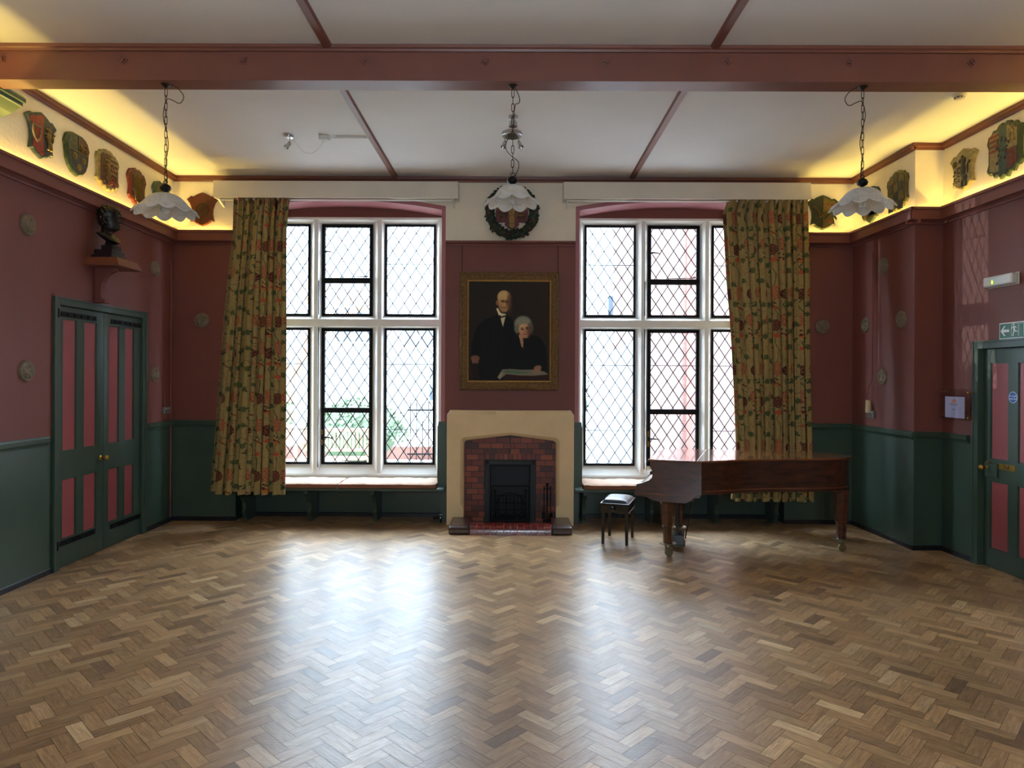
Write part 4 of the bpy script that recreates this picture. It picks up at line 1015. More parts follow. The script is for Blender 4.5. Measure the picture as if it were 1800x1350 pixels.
# ================================================================== PENDANT LAMPS
def pendant(u, zball, ztop, zrim, R, lobes, tall, label, bulb, side, seed):
    zc = 4.012; r = random.Random(seed)
    t = thing('pendant_lamp', label, 'lamp', *back(u, -3.29, zc), group='pendant lamps on the beam')
    t.rotation_euler = (0, 0, RB)
    mb = MB(); mb.lathe([(.001, 0), (.036, 0), (.036, -.006), (.022, -.016), (.010, -.026), (.001, -.03)], 20); obj('ceiling_rose', mb, m_dkchain, t, smooth=True)
    zb = zball-zc; mb = MB(); z = -.03; k = 0; ll = .062
    while z > zb+.06:
        a = PI/2*(k % 2); h = ll/2; w_ = .0095
        pts = []
        for j in range(16):
            q = 2*PI*j/16; cx = w_*math.cos(q); cz = math.copysign(h-w_, math.sin(q))*(1 if abs(math.sin(q)) > .05 else 0)+w_*math.sin(q)
            pts.append((cx*math.cos(a), cx*math.sin(a), z-h+cz))
        mb.tube(pts, .0026, 6, close=True); z -= ll-.009; k += 1
    mb.tube([(.016*math.cos(q), 0, zb+.045+.012*math.sin(q)) for q in [i*PI/6 for i in range(12)]], .003, 6, close=True)
    obj('chain', mb, m_dkchain, t)
    # slack flex
    s = side; H = -zb
    if s != 0: cp = [(.03*s, 0, 0), (.09*s, .01, -.03), (.13*s, .01, -.09), (.10*s, .01, -.14), (.05*s, .008, -.12), (.0, .01, -.11), (-.025*s, .01, -.2*H-.05), (-.02*s, .01, -.35*H), (.0, .012, -.45*H), (.014*s, .01, -.6*H), (-.004*s, .01, -.75*H), (.008*s, .01, -.9*H), (0, 0, zb+.02)]
    else: cp = [(.02, 0, -.02), (.05, .01, -.09), (.045, .01, -.13), (.02, .01, -.14), (.01, .012, -.2), (.0, .012, -.33), (-.045, .012, -.42), (-.05, .012, -.48), (-.01, .012, -.53), (.04, .012, -.57), (.045, .012, -.62), (.02, .01, -.68), (0, 0, zb+.02)]
    sm = []
    for i in range(len(cp)-1):
        p0, p1, p2, p3 = [Vector(cp[max(0, min(len(cp)-1, i+j))]) for j in (-1, 0, 1, 2)]
        for f in (0, .25, .5, .75): sm.append(.5*((2*p1)+(p2-p0)*f+(2*p0-5*p1+4*p2-p3)*f*f+(3*p1-p0-3*p2+p3)*f**3))
    sm.append(Vector(cp[-1])); mb = MB(); mb.tube(sm, .003, 6); obj('flex', mb, m_dkchain, t)
    mb = MB(); zt = ztop-zc
    mb.lathe([(.001, zb+.036), (.010, zb+.034), (.016, zb+.03), (.034, zb+.018), (.041, zb), (.034, zb-.018), (.016, zb-.028), (.009, zb-.036), (.012, zb-.042), (.034, zt+.004), (.038, zt-.004), (.001, zt-.004)], 24); obj('finial', mb, m_bronze, t, smooth=True)
    zr = zrim-zc; Hs = zt-zr
    prof = [(.03, 0), (.055, .03), (.085, .10), (.115, .24), (.140, .42), (.160, .60), (.180, .74), (.205, .87), (.2255, 1.0)]
    if tall: prof = [(.03, 0), (.06, .03), (.09, .10), (.113, .24), (.130, .42), (.150, .62), (.172, .78), (.198, .9), (.2255, 1.0)]
    sc = R/.2255
    def wob(rr, zz, th):
        f = max(0, (zt-zz)/Hs); k = f**3; sc_ = abs(math.cos(th*lobes/2))
        return rr*(1+.045*k*(sc_-.5)+.02*f*math.cos(th*lobes)), zz-k*.030*(sc_-.55)
    def interp(p, m=4):
        o = []
        for i in range(len(p)-1):
            for j in range(m): f = j/m; o.append((p[i][0]*(1-f)+p[i+1][0]*f, p[i][1]*(1-f)+p[i+1][1]*f))
        return o+[p[-1]]
    mb = MB(); n = 96
    pr = [(a*sc, zt-b*Hs) for a, b in interp(prof)]
    vs = []
    for rr, zz in pr:
        for k in range(n): th = 2*PI*k/n; a, b = wob(rr, zz, th); vs.append((a*math.cos(th), a*math.sin(th), b))
    mb.add(vs, [(i*n+k, i*n+(k+1) % n, (i+1)*n+(k+1) % n, (i+1)*n+k) for i in range(len(pr)-1) for k in range(n)])
    sh = obj('lamp_shade', mb, m_shade, t, smooth=True); md = sh.modifiers.new('glass', 'SOLIDIFY'); md.thickness = .004
    mb = MB()
    if bulb == 'round': mb.sphere((0, 0, zt-Hs*.78), .034, 14, (1, 1, 1.1)); mb.lathe([(.012, zt-.01), (.014, zt-Hs*.6)], 10)
    else:
        for x in (-.018, .018): mb.tube([(x, 0, zt-.02), (x, 0, zt-Hs*.95)], .009, 8); 
        mb.tube([(0, .012, zt-.02), (0, .012, zt-Hs*.98)], .009, 8)
        mb.lathe([(.022, zt-.01), (.026, zt-Hs*.45)], 12)
    obj('bulb', mb, m_pvc, t, smooth=True)
pendant(-2.50, 3.225, 3.180, 3.035, .2265, 12, False, 'left pendant lamp, wide white marbled glass shade with a round bulb', 'round', 1, 1)
pendant(.137, 3.292, 3.25, 3.115, .205, 10, True, 'middle pendant lamp, white scalloped glass shade in front of the wreath', 'tube', 0, 2)
pendant(2.785, 3.285, 3.24, 3.095, .222, 12, False, 'right pendant lamp, white scalloped glass shade near the smoke alarm', 'tube', -1, 3)

# ================================================================== CEILING FITTINGS
def spot(parent, x, y, z, ax, ay):
    mb = MB(); mb.tube([(x, y, z), (x, y, z-.05)], .006, 8); d = Vector((ax, ay, -1)).normalized()
    q = d.to_track_quat('Z', 'Y').to_matrix().to_4x4()
    mb.lathe([(.001, -.01), (.016, -.005), (.02, .02), (.018, .03), (.028, .065), (.026, .066), (.012, .04)], 14, Matrix.Translation((x, y, z-.055)) @ q)
    obj('spot_head', mb, m_chrome, parent, smooth=True)
t = thing('ceiling_spotlight', 'single small chrome spotlight on the ceiling, left bay', 'spotlight', *back(-2.17, -1.47, ZC))
mb = MB(); mb.lathe([(.001, 0), (.05, 0), (.05, -.022), (.045, -.03), (.001, -.03)], 20); obj('mount', mb, m_chrome, t, smooth=True); spot(t, .01, 0, -.03, -.6, -.5)
t = thing('junction_box', 'white ceiling junction box with conduit running to the batten', 'junction box', *back(-1.81, -1.44, ZC))
mb = MB(); mb.box(-.05, .05, -.045, .045, -.05, 0); obj('box', mb, m_pvc, t, bevel=.008)
mb = MB(); mb.box(.12, .425, -.012, .022, -.026, 0); mb.tube([(.05, 0, -.018), (.13, .004, -.016)], .007, 8); mb.tube([(.42, .004, -.014), (.46, .004, -.012)], .005, 6); obj('conduit', mb, m_pvc, t, bevel=.002)
mb = MB(); mb.tube([(x, 0, -.02-.165*(1-((x-.165)/.165)**2)) for x in [.33*i/16 for i in range(17)]], .0028, 6); c = obj('drooping_cable', mb, m_pvc); place(c, *back(-2.13, -1.45, ZC)); tag(c, 'thin cable drooping between the ceiling spotlight and junction box', 'cable')
t = thing('twin_spotlight', 'round ceiling plate carrying two small spotlights, in the middle bay', 'spotlight', *back(.121, -1.55, ZC))
mb = MB(); mb.lathe([(.001, 0), (.105, 0), (.105, -.03), (.098, -.036), (.001, -.036)], 30); obj('mount', mb, m_chrome, t, smooth=True); spot(t, -.07, 0, -.036, -.35, -.25); spot(t, .07, 0, -.036, .4, -.25)
t = thing('movement_sensor', 'small glass capped fitting on the ceiling above the middle pendant chain', 'sensor', *back(.134, -2.0, ZC))
mb = MB(); mb.lathe([(.001, 0), (.045, 0), (.045, -.012), (.02, -.02), (.02, -.05), (.038, -.056), (.042, -.10), (.03, -.104), (.001, -.104)], 20); obj('body', mb, m_chrome, t, smooth=True)
t = thing('smoke_alarm', 'white round smoke alarm on the ceiling at the right, half behind the beam', 'smoke alarm', *back(4.007, -2.53, ZC))
mb = MB(); mb.lathe([(.001, 0), (.055, 0), (.055, -.018), (.05, -.02), (.042, -.022), (.042, -.03), (.03, -.046), (.001, -.048)], 24); obj('body', mb, m_pvc, t, smooth=True)
mb = MB()
for i in range(8): a = i*PI/4; mb.box(-.007, .007, -.002, .002, -.005, .005, Matrix.Translation((.039*math.cos(a), .039*math.sin(a), -.032)) @ Matrix.Rotation(a+PI/2, 4, 'Z'))
obj('vents', mb, m_black, t)

# ================================================================== MEDALLIONS
def med_mesh(seed):
    r = random.Random(seed); n, m = 48, 16; vs = [(0, -.02, 0)]; fs = []
    feats = [(r.uniform(-.06, .06), r.uniform(-.06, .06), r.uniform(.008, .02), r.uniform(.002, .006)) for _ in range(46)]
    feats += [(s*(.018+.012*j), -.05+.02*j, .009, .007) for s in (-1, 1) for j in range(5)]
    for i in range(1, m+1):
        rr = .090*i/m
        for k in range(n):
            a = 2*PI*k/n; x, z = rr*math.cos(a), rr*math.sin(a)
            h = .014+sum(c*math.exp(-((x-fx)**2+(z-fz)**2)/(s*s)) for fx, fz, s, c in feats)*1.25
            f = i/m
            if f > .86: h = .020 if f < .97 else .014
            vs.append((x, -h, z))
    for k in range(n): fs.append((0, 1+k, 1+(k+1) % n))
    for i in range(m-1):
        for k in range(n): fs.append((1+i*n+k, 1+(i+1)*n+k, 1+(i+1)*n+(k+1) % n, 1+i*n+(k+1) % n))
    o = len(vs); vs += [(.092*math.cos(2*PI*k/n), 0, .092*math.sin(2*PI*k/n)) for k in range(n)]
    for k in range(n): fs.append((1+(m-1)*n+k, o+k, o+(k+1) % n, 1+(m-1)*n+(k+1) % n))
    mb = MB(); mb.add(vs, fs); return mb
MED = [obj('plaster_medallion', med_mesh(3), m_plaster, smooth=True)]
meds = [(left(5.93, 0, 3.09), 'round carved plaster medallion on the left wall, upper one near the frame edge'),
        (left(5.92, 0, 1.833), 'round carved plaster medallion on the left wall, lower one beside the double doors'),
        (left(8.085, 0, 3.056), 'small looking round medallion on the left wall right of the bust shelf'),
        (left(8.085, 0, 1.813), 'round medallion on the left wall above the double socket'),
        (back(-3.729, 0, 2.488), 'dark round medallion on the far wall left of the left curtain'),
        (back(3.963, 0, 2.446), 'dark round medallion on the far wall right of the right curtain'),
        (right(7.70, 0, 3.088, XP), 'highest of the four medallions on the projecting right wall'),
        (right(8.08, 0, 2.445, XP), 'medallion left of the vertical cable on the projecting right wall'),
        (right(7.35, 0, 2.451, XP), 'rightmost medallion on the projecting right wall, nearest its edge'),
        (right(7.71, 0, 1.827, XP), 'lowest medallion on the projecting right wall, just above the socket')]
for i, (fr, lab) in enumerate(meds):
    o = MED[0] if i == 0 else MED[0].copy()
    if i: COL.objects.link(o)
    place(o, *fr); o.rotation_euler = (0, 0, fr[1]); tag(o, lab, 'medallion', 'round plaster medallions on the walls')
    if i % 3 == 1: o.scale = (1, 1, 1.0)

# ================================================================== SHIELDS
def S_notch(w, h):   # scrolled top with ears and pointed base
    r = [(0, h/2*.94), (.10*w, h*.5), (.20*w, h*.47), (.27*w, h*.40), (.36*w, h*.42), (.44*w, h*.34), (.50*w, h*.22), (.44*w, h*.12), (.40*w, 0), (.40*w, -.15*h), (.44*w, -.26*h), (.34*w, -.36*h), (.24*w, -.36*h), (.14*w, -.43*h), (0, -.5*h)]
    return r
def S_waist(w, h):   # peaked top, hollow sides
    return [(0, .5*h), (.10*w, .47*h), (.2*w, .43*h), (.28*w, .38*h), (.36*w, .40*h), (.5*w, .30*h), (.40*w, .18*h), (.34*w, .02*h), (.33*w, -.14*h), (.36*w, -.30*h), (.38*w, -.36*h), (.28*w, -.36*h), (.18*w, -.43*h), (0, -.5*h)]
def S_heater(w, h):
    return [(0, .5*h), (.2*w, .5*h), (.34*w, .46*h), (.42*w, .40*h), (.50*w, .22*h), (.46*w, .14*h), (.45*w, 0), (.42*w, -.16*h), (.34*w, -.32*h), (.2*w, -.44*h), (0, -.5*h)]
def S_scroll(w, h):
    return [(0, .46*h), (.06*w, .5*h), (.16*w, .48*h), (.22*w, .42*h), (.32*w, .43*h), (.38*w, .36*h), (.46*w, .34*h), (.5*w, .22*h), (.45*w, .12*h), (.45*w, -.18*h), (.5*w, -.28*h), (.42*w, -.36*h), (.34*w, -.36*h), (.28*w, -.44*h), (.16*w, -.42*h), (.10*w, -.5*h), (0, -.46*h)]
def both(r): return r+[(-x, z) for x, z in r[::-1][(1 if abs(r[-1][0]) < 1e-6 else 0):(-1 if abs(r[0][0]) < 1e-6 else None)]]
def clip_poly(poly, axis, lim, keep_low):
    out = []; n = len(poly)
    for i in range(n):
        p, q = poly[i], poly[(i+1) % n]; a, b = p[axis], q[axis]
        ia = (a <= lim) == keep_low; ib = (b <= lim) == keep_low
        if ia: out.append(p)
        if ia != ib:
            f = (lim-a)/(b-a); out.append((p[0]+(q[0]-p[0])*f, p[1]+(q[1]-p[1])*f))
    return out
PC = {}
def pc(rgb, gold=False):
    k = rgb
    if k not in PC: PC[k] = paint('shield_paint_%d' % len(PC), tuple(v*.82 for v in rgb), .42, var=.28, scale=26, bump=.35, bscale=45, metal=.45 if gold else 0)
    return PC[k]
RED = (142, 36, 28); BLU = (34, 52, 62); GRN = (44, 62, 40); GLD = (136, 108, 48); CRM = (150, 134, 92); DRK = (30, 30, 34); TEAL = (40, 74, 72); ORG = (140, 62, 26); MAR = (84, 26, 28)
def shield(frame, label, shp, w, h, body, fields=(), charges=(), th=.036, rim=None):
    """fields: (x0,x1,z0,z1,colour) in fractions; charges: (kind, x, z, size, colour, name)"""
    t = thing('heraldic_shield', label, 'shield', frame[0], frame[1], group=None)
    poly = both(shp(w, h)); mb = MB()
    inn = [(x*.93, z*.93) for x, z in poly]; n = len(poly)
    vs = [(x, -.002, z) for x, z in poly]+[(x, -th*.7, z) for x, z in poly]+[(x, -th, z) for x, z in inn]
    mb.add(vs, [(i, (i+1) % n, n+(i+1) % n, n+i) for i in range(n)]+[(n+i, n+(i+1) % n, 2*n+(i+1) % n, 2*n+i) for i in range(n)]+[tuple(range(2*n, 3*n)), tuple(range(n))[::-1]])
    obj('shield_body', mb, pc(body), t)
    for (a, b, c, d, colr) in fields:
        q = [(x*.86, z*.86) for x, z in poly]
        for ax, lim, low in ((0, a*w, False), (0, b*w, True), (1, c*h, False), (1, d*h, True)): q = clip_poly(q, ax, lim, low)
        if len(q) < 3: continue
        m2 = MB(); m2.prism(q, -th-.004, -th+.006, 'y'); obj('field', m2, pc(colr), t)
    for (kind, x, z, s, colr, nm) in charges:
        m2 = MB(); x *= w; z *= h; y = -th-.004
        if kind == 'lion':
            s_ = s
            for (dx, dz, rx, rz) in ((0, .0, .13, .22), (.02, .24, .12, .12), (-.10, .26, .09, .07), (.06, -.22, .13, .10), (-.02, -.36, .05, .12), (.12, -.36, .05, .12), (-.16, .08, .12, .04), (-.16, -.06, .10, .035), (.2, .0, .03, .16), (.26, .16, .05, .05), (-.02, .36, .05, .05), (.10, -.46, .08, .03), (-.06, -.46, .08, .03)):
                m2.sphere((x+dx*s_, y, z+dz*s_), s_, 8, (rx, .012/s_, rz))
        elif kind == 'passant':
            for (dx, dz, rx, rz) in ((0, 0, .26, .09), (-.26, .10, .12, .13), (-.36, .06, .06, .05), (-.22, -.14, .035, .10), (-.08, -.14, .035, .10), (.14, -.14, .035, .10), (.24, -.12, .04, .12), (.30, .10, .03, .12), (.20, .20, .11, .03)):
                m2.sphere((x+dx*s, y, z+dz*s), s, 8, (rx, .012/s, rz))
        elif kind == 'rose':
            for k in range(8): a = k*PI/4; m2.sphere((x+.5*s*math.cos(a), y, z+.5*s*math.sin(a)), s*.34, 6, (1, .4, 1))
            m2.sphere((x, y-.003, z), s*.4, 8, (1, .5, 1))
        elif kind == 'wheel':
            m2.tube([(x+s*math.cos(a), y-.003, z+s*math.sin(a)) for a in [k*PI/12 for k in range(24)]], s*.10, 6, close=True)
            m2.tube([(x+s*.25*math.cos(a), y-.003, z+s*.25*math.sin(a)) for a in [k*PI/6 for k in range(12)]], s*.08, 6, close=True)
            for k in range(8): a = k*PI/4; m2.bar((x, y-.003, z), (x+s*math.cos(a), y-.003, z+s*math.sin(a)), s*.12, .006)
            for k in range(16): a = k*PI/8; m2.sphere((x+s*1.15*math.cos(a), y-.002, z+s*1.15*math.sin(a)), s*.09, 6)
        elif kind == 'key':
            d = Vector((.5, 0, -.86)); p = Vector((x, y-.003, z)); m2.bar(p-d*s, p+d*s*.7, s*.14, .008)
            m2.tube([(p+d*s*.95+Vector((.28*s*math.cos(a), 0, .28*s*math.sin(a)))) for a in [k*PI/5 for k in range(10)]], s*.09, 6, close=True)
            m2.bar(p-d*s*.95, p-d*s*.95+Vector((-.45*s, 0, -.2*s)), s*.2, .008); m2.bar(p-d*s*.6, p-d*s*.6+Vector((-.35*s, 0, -.16*s)), s*.14, .008)
        elif kind == 'bars':
            for k in range(7): m2.box(x-s*.5+k*s/7, x-s*.5+k*s/7+s*.07, y-.006, y+.004, z-s*.9, z+s*.9-.012*abs(k-3))
            for k in (-1, 1): m2.tube([(x+k*s*.6, y, z+s*.85), (x+k*s*.66, y, z), (x+k*s*.45, y, z-s*.9), (x, y, z-s*1.15)], s*.05, 6)
        elif kind == 'blobs':
            r = random.Random(int(s*1e4)+len(label))
            for k in range(26): m2.sphere((x+r.uniform(-.5, .5)*s, y, z+r.uniform(-.8, .8)*s), s*r.uniform(.06, .13), 6, (1, .5, 1))
        elif kind == 'escut':
            q = [(x-.5*s, z+.6*s), (x+.5*s, z+.6*s), (x+.5*s, z), (x+.3*s, z-.5*s), (x, z-.75*s), (x-.3*s, z-.5*s), (x-.5*s, z)]
            for k in range(len(q)): p, r_ = q[k], q[(k+1) % len(q)]; m2.tube([(p[0], y, p[1]), (r_[0], y, r_[1])], s*.09, 6)
        elif kind == 'line': m2.bar((x-s, y, z), (x+s, y, z), .008, .01)
        elif kind == 'vline': m2.bar((x, y, z-s), (x, y, z+s), .008, .01)
        elif kind == 'chevron': m2.prism([(x-s, z-s*.75), (x, z+s*.35), (x+s, z-s*.75), (x+s, z-s*1.2), (x, z-s*.1), (x-s, z-s*1.2)], y-.005, y+.004, 'y')
        elif kind == 'crossbands':
            for (a, b, c, d) in ((x-.5*s, x+.5*s, z-.07*s, z+.07*s), (x-.07*s, x+.07*s, z-.6*s, z+.6*s)): m2.box(a, b, y-.006, y+.004, c, d)
        elif kind == 'check':
            for i in range(3):
                for j in range(4):
                    if (i+j) % 2 == 0: m2.box(x+(i-1.5)*s, x+(i-.5)*s, y-.004, y+.004, z+(j-2)*s*1.15, z+(j-1)*s*1.15)
        elif kind == 'stripes':
            for j in range(4): m2.box(x-.5*s, x+.5*s, y-.005, y+.004, z+(j-1.6)*s*.42, z+(j-1.6)*s*.42+s*.2)
        obj(nm, m2, pc(colr, colr in (GLD,)), t, smooth=True)
    return t
ZS = 3.90
shield(left(6.07, 0, 3.905), 'red and blue carved shield with a small outlined escutcheon, leftmost on the left frieze', S_waist, .40, .41, BLU, [(-.5, .02, -.5, .5, (158, 34, 28))],
       [('escut', -.20, 0, .10, CRM, 'escutcheon'), ('lion', .20, .02, .24, GLD, 'gold_figure')])
shield(left(6.575, 0, 3.895), 'quartered dark shield with gold flowers, second on the left frieze', S_heater, .38, .40, GRN, [(-.5, 0, .08, .5, TEAL), (0, .5, .08, .5, MAR), (-.5, .5, -.5, .08, BLU)],
       [('blobs', -.2, .26, .07, GLD, 'gold_figures'), ('passant', .2, .2, .17, GLD, 'gold_lion'), ('rose', -.15, -.05, .045, GLD, 'gold_rose'), ('rose', .2, -.08, .04, GLD, 'gold_rose'), ('rose', .03, -.28, .042, GLD, 'gold_rose'), ('line', 0, .08, .15, GLD, 'dividing_bar'), ('vline', 0, .27, .07, GLD, 'dividing_bar')])
shield(left(7.085, 0, 3.905), 'stone coloured scroll-edged shield with a red field, third on the left frieze', S_scroll, .40, .42, CRM, [(-.36, .36, -.36, .38, MAR)],
       [('lion', -.05, .05, .26, GLD, 'gold_figure'), ('blobs', .1, -.05, .16, RED, 'red_figures'), ('stripes', .2, .12, .12, CRM, 'bars'), ('blobs', -.1, -.2, .10, GLD, 'gold_figures')])
shield(left(7.645, 0, 3.885), 'maroon shield with a gold harp, fourth on the left frieze above the bust', S_notch, .38, .42, (112, 30, 22), [(-.5, .5, -.5, .5, MAR)],
       [('bars', 0, 0, .15, GLD, 'harp'), ('rose', -.3, .3, .02, GLD, 'gold_rose'), ('rose', .33, .22, .02, GLD, 'gold_rose'), ('rose', -.3, -.12, .02, GLD, 'gold_rose'), ('rose', -.1, -.4, .022, GLD, 'gold_rose')])
shield(left(8.19, 0, 3.895), 'dark green shield with gold strips half behind the left pendant lamp', S_notch, .40, .42, TEAL, [(-.5, .5, -.5, .5, GRN)], [('bars', .05, 0, .12, GLD, 'gold_strips'), ('blobs', -.1, 0, .10, GLD, 'gold_figures')])
shield(back(-3.722, 0, 3.862), 'orange brown shield with a spoked wheel, on the far wall left of the pelmet', S_waist, .39, .42, (108, 46, 20), [(-.36, .36, -.42, .40, (98, 40, 18))], [('wheel', 0, -.02, .072, (62, 52, 28), 'wheel')], th=.03)
shield(back(3.955, 0, 3.852), 'dark shield with crossed keys and red roses, on the far wall right of the pelmet', S_waist, .40, .43, GRN, [(-.5, 0, -.5, .5, (38, 50, 40)), (0, .5, -.5, .5, (108, 92, 36))],
       [('key', -.17, .04, .07, GLD, 'key'), ('rose', .14, .2, .022, RED, 'red_rose'), ('rose', .29, .2, .022, RED, 'red_rose'), ('chevron', .22, -.02, .075, GRN, 'chevron'), ('rose', .2, -.26, .022, RED, 'red_rose'), ('vline', 0, 0, .2, GLD, 'dividing_bar')])
shield(right(7.955, 0, 3.84, XP), 'green and red shield partly behind the right pendant lamp', S_notch, .40, .43, GRN, [(-.5, .5, -.5, .5, (52, 60, 34)), (.0, .5, -.3, .3, RED)], [('blobs', -.05, -.1, .14, GLD, 'gold_figures')])
shield(right(7.41, 0, 3.86, XP), 'chequered dark blue and gold shield at the edge of the projecting wall', S_scroll, .39, .44, (96, 88, 44), [(-.40, .40, -.42, .42, (104, 94, 52))], [('check', 0, -.04, .088, BLU, 'blue_squares'), ('rose', -.05, .2, .026, RED, 'red_rose'), ('rose', -.08, -.1, .024, RED, 'red_rose')])
shield(right(6.775, 0, 3.905), 'cream shield with a dark rampant lion, on the right frieze', S_waist, .40, .42, CRM, [(-.5, .5, -.5, .5, (158, 146, 106))], [('lion', .04, -.02, .36, DRK, 'dark_lion'), ('blobs', -.2, -.15, .09, DRK, 'dark_figures'), ('wheel', -.25, .17, .03, (96, 92, 44), 'green_scroll')])
shield(right(6.215, 0, 3.915), 'large green framed shield with red and cream stripes, rightmost in view on the right frieze', S_scroll, .45, .52, GRN, [(-.38, -.12, -.34, .36, CRM), (-.12, .10, -.40, .38, TEAL), (.10, .38, -.02, .40, CRM), (.10, .38, -.36, -.02, MAR)],
       [('stripes', -.25, .16, .11, RED, 'red_stripes'), ('blobs', -.01, 0, .16, BLU, 'blue_figures'), ('blobs', .24, .2, .09, GLD, 'gold_figures'), ('blobs', .22, -.16, .08, RED, 'red_figures')])

# green boxed cornice at the near left
mb = MB(); mb.prism([(0, 3.886), (-.10, 3.92), (-.175, 3.97), (-.19, 3.975), (-.19, 4.0), (-.215, 4.003), (-.215, 4.035), (-.19, 4.06), (0, 4.06)], 4.3, 5.6, 'x')
c = obj('cupboard_cornice', mb, paint('bright_green_paint', (58, 84, 62), .4), bevel=.003); place(c, *left()); tag(c, 'green moulded cornice box at the top left by the beam', 'cornice')

# ------------------------------------------------------------------ wreath with arms over the portrait
t = thing('wreath_plaque', 'round green leaf wreath with red berries around a red and gold coat of arms', 'wreath', *back(.117, 0, 3.833))
mb = MB(); R = .275; r = random.Random(5)
mb.tube([(R*math.cos(a), -.052, R*math.sin(a)) for a in [k*2*PI/48 for k in range(48)]], .048, 10, close=True)
for i in range(330):
    a = r.uniform(0, 2*PI); b = r.uniform(-.7, PI+.7); rr = R+.05*math.cos(b); y = -.052-.048*math.sin(b)
    p = Vector((rr*math.cos(a), y, rr*math.sin(a))); d = Vector((-math.sin(a), r.uniform(-.5, .1), math.cos(a)))+Vector((math.cos(a), 0, math.sin(a)))*r.uniform(-.8, .9); d.normalize()
    s = d.cross(Vector((0, 1, 0))).normalized()*.014; L = .045
    mb.add([p-d*.01, p+d*L*.4+s-Vector((0, .006, 0)), p+d*L, p+d*L*.4-s-Vector((0, .006, 0)), p+d*L*.4-Vector((0, .013, 0))], [(0, 1, 4), (1, 2, 4), (2, 3, 4), (3, 0, 4)])
obj('leaves', mb, paint('dark_leaf_green', (30, 48, 36), .5, var=.3, scale=20), t)
m_berry = paint('orange_berry', (140, 62, 38), .4)
for i in range(44):
    a = r.uniform(0, 2*PI); b = r.uniform(.4, PI-.4); rr = R+.052*math.cos(b); m2 = MB(); m2.sphere((rr*math.cos(a), -.052-.056*math.sin(b), rr*math.sin(a)), r.uniform(.010, .015), 7); obj('berry', m2, m_berry, t, smooth=True)
q = both([(0, .16), (.13, .16), (.165, .13), (.165, .04), (.17, -.03), (.185, -.075), (.13, -.09), (.07, -.085), (.075, -.11), (.04, -.135), (0, -.165)])
mb = MB(); mb.prism(q, -.035, -.002, 'y'); obj('arms_shield', mb, pc((120, 24, 28)), t, bevel=.004)
mb = MB(); mb.box(-.165, .165, -.040, -.034, .03, .075); mb.prism([(-.026, .155), (.026, .155), (.026, -.125), (0, -.145), (-.026, -.125)], -.041, -.034, 'y'); obj('gold_cross', mb, pc((164, 128, 56), True), t)
mb = MB()
for x, z in [(0, .06), (-.012, .03), (.012, .03), (0, 0), (-.012, -.03), (.012, -.03), (0, -.06), (-.01, -.10), (.01, -.10), (-.06, .05), (-.09, .06), (-.12, .05), (.06, .05), (.09, .06), (.12, .05)]: mb.box(x-.003, x+.003, -.044, -.040, z-.006, z+.006)
obj('ermine_marks', mb, m_black, t)
for sx in (-1, 1):
    m2 = MB()
    for (dx, dz, rx, rz) in ((0, 0, .040, .014), (-.034, .016, .020, .018), (-.03, -.02, .006, .016), (-.008, -.02, .006, .016), (.018, -.02, .006, .016), (.034, -.018, .006, .018), (.045, .014, .005, .02)): m2.sphere((sx*.092+dx, -.037, -.025+dz), 1, 8, (rx, .008, rz))
    obj('gold_lion', m2, pc((112, 88, 36), True), t, smooth=True)
for c in t.children:
    if c.name.split('.')[0] in ('arms_shield', 'gold_cross', 'ermine_marks', 'gold_lion'): c.scale = (1.2, 1, 1.35)

# ================================================================== BUST ON ITS SHELF
t = thing('wall_shelf', 'brown bracket shelf above the double doors', 'shelf', *left(6.94, 0, 2.54))
mb = MB(); zb, ztp = 2.876-2.54, 2.96-2.54
lo = [(-.22, 0), (.22, 0), (.22, -.34), (-.22, -.34)]; hi = [(-.185, 0), (.185, 0), (.185, -.305), (-.185, -.305)]
mb.add([(x, y, zb) for x, y in lo]+[(x, y, zb+.012) for x, y in lo]+[(x, y, ztp) for x, y in hi], [(0, 1, 2, 3), (8, 9, 10, 11), (0, 1, 5, 4), (1, 2, 6, 5), (2, 3, 7, 6), (3, 0, 4, 7), (4, 5, 9, 8), (5, 6, 10, 9), (6, 7, 11, 10), (7, 4, 8, 11)])
obj('shelf_board', mb, m_shelfw, t)
mb = MB(); pr = [(0, 0), (-.10, 0), (-.10, .012), (-.068, .03), (-.062, .06), (-.062, .13), (-.072, .19), (-.10, .24), (-.14, .28), (-.18, .30), (-.20, .31), (-.20, zb), (0, zb)]
mb.prism(pr, -.036, .036, 'x'); mb.box(-.05, .05, -.11, 0, -.012, .008); obj('bracket', mb, m_mauve, t, bevel=.003)
t = thing('portrait_bust', 'dark bronze bust of a curly haired man facing into the room on the wall shelf', 'bust', *left(6.94, 0, 2.96))
mb = MB(); mb.box(-.13, .13, -.225, -.02, 0, .035); obj('plinth_step', mb, m_mauve if 0 else m_ebony, t, bevel=.003)
mb = MB(); mb.box(-.11, .11, -.215, -.035, .035, .09); obj('plinth_step', mb, m_ebony, t, bevel=.003)
mb = MB(); mb.box(-.075, .075, -.205, -.085, .09, .14); obj('plinth_block', mb, m_ebony, t, bevel=.003)
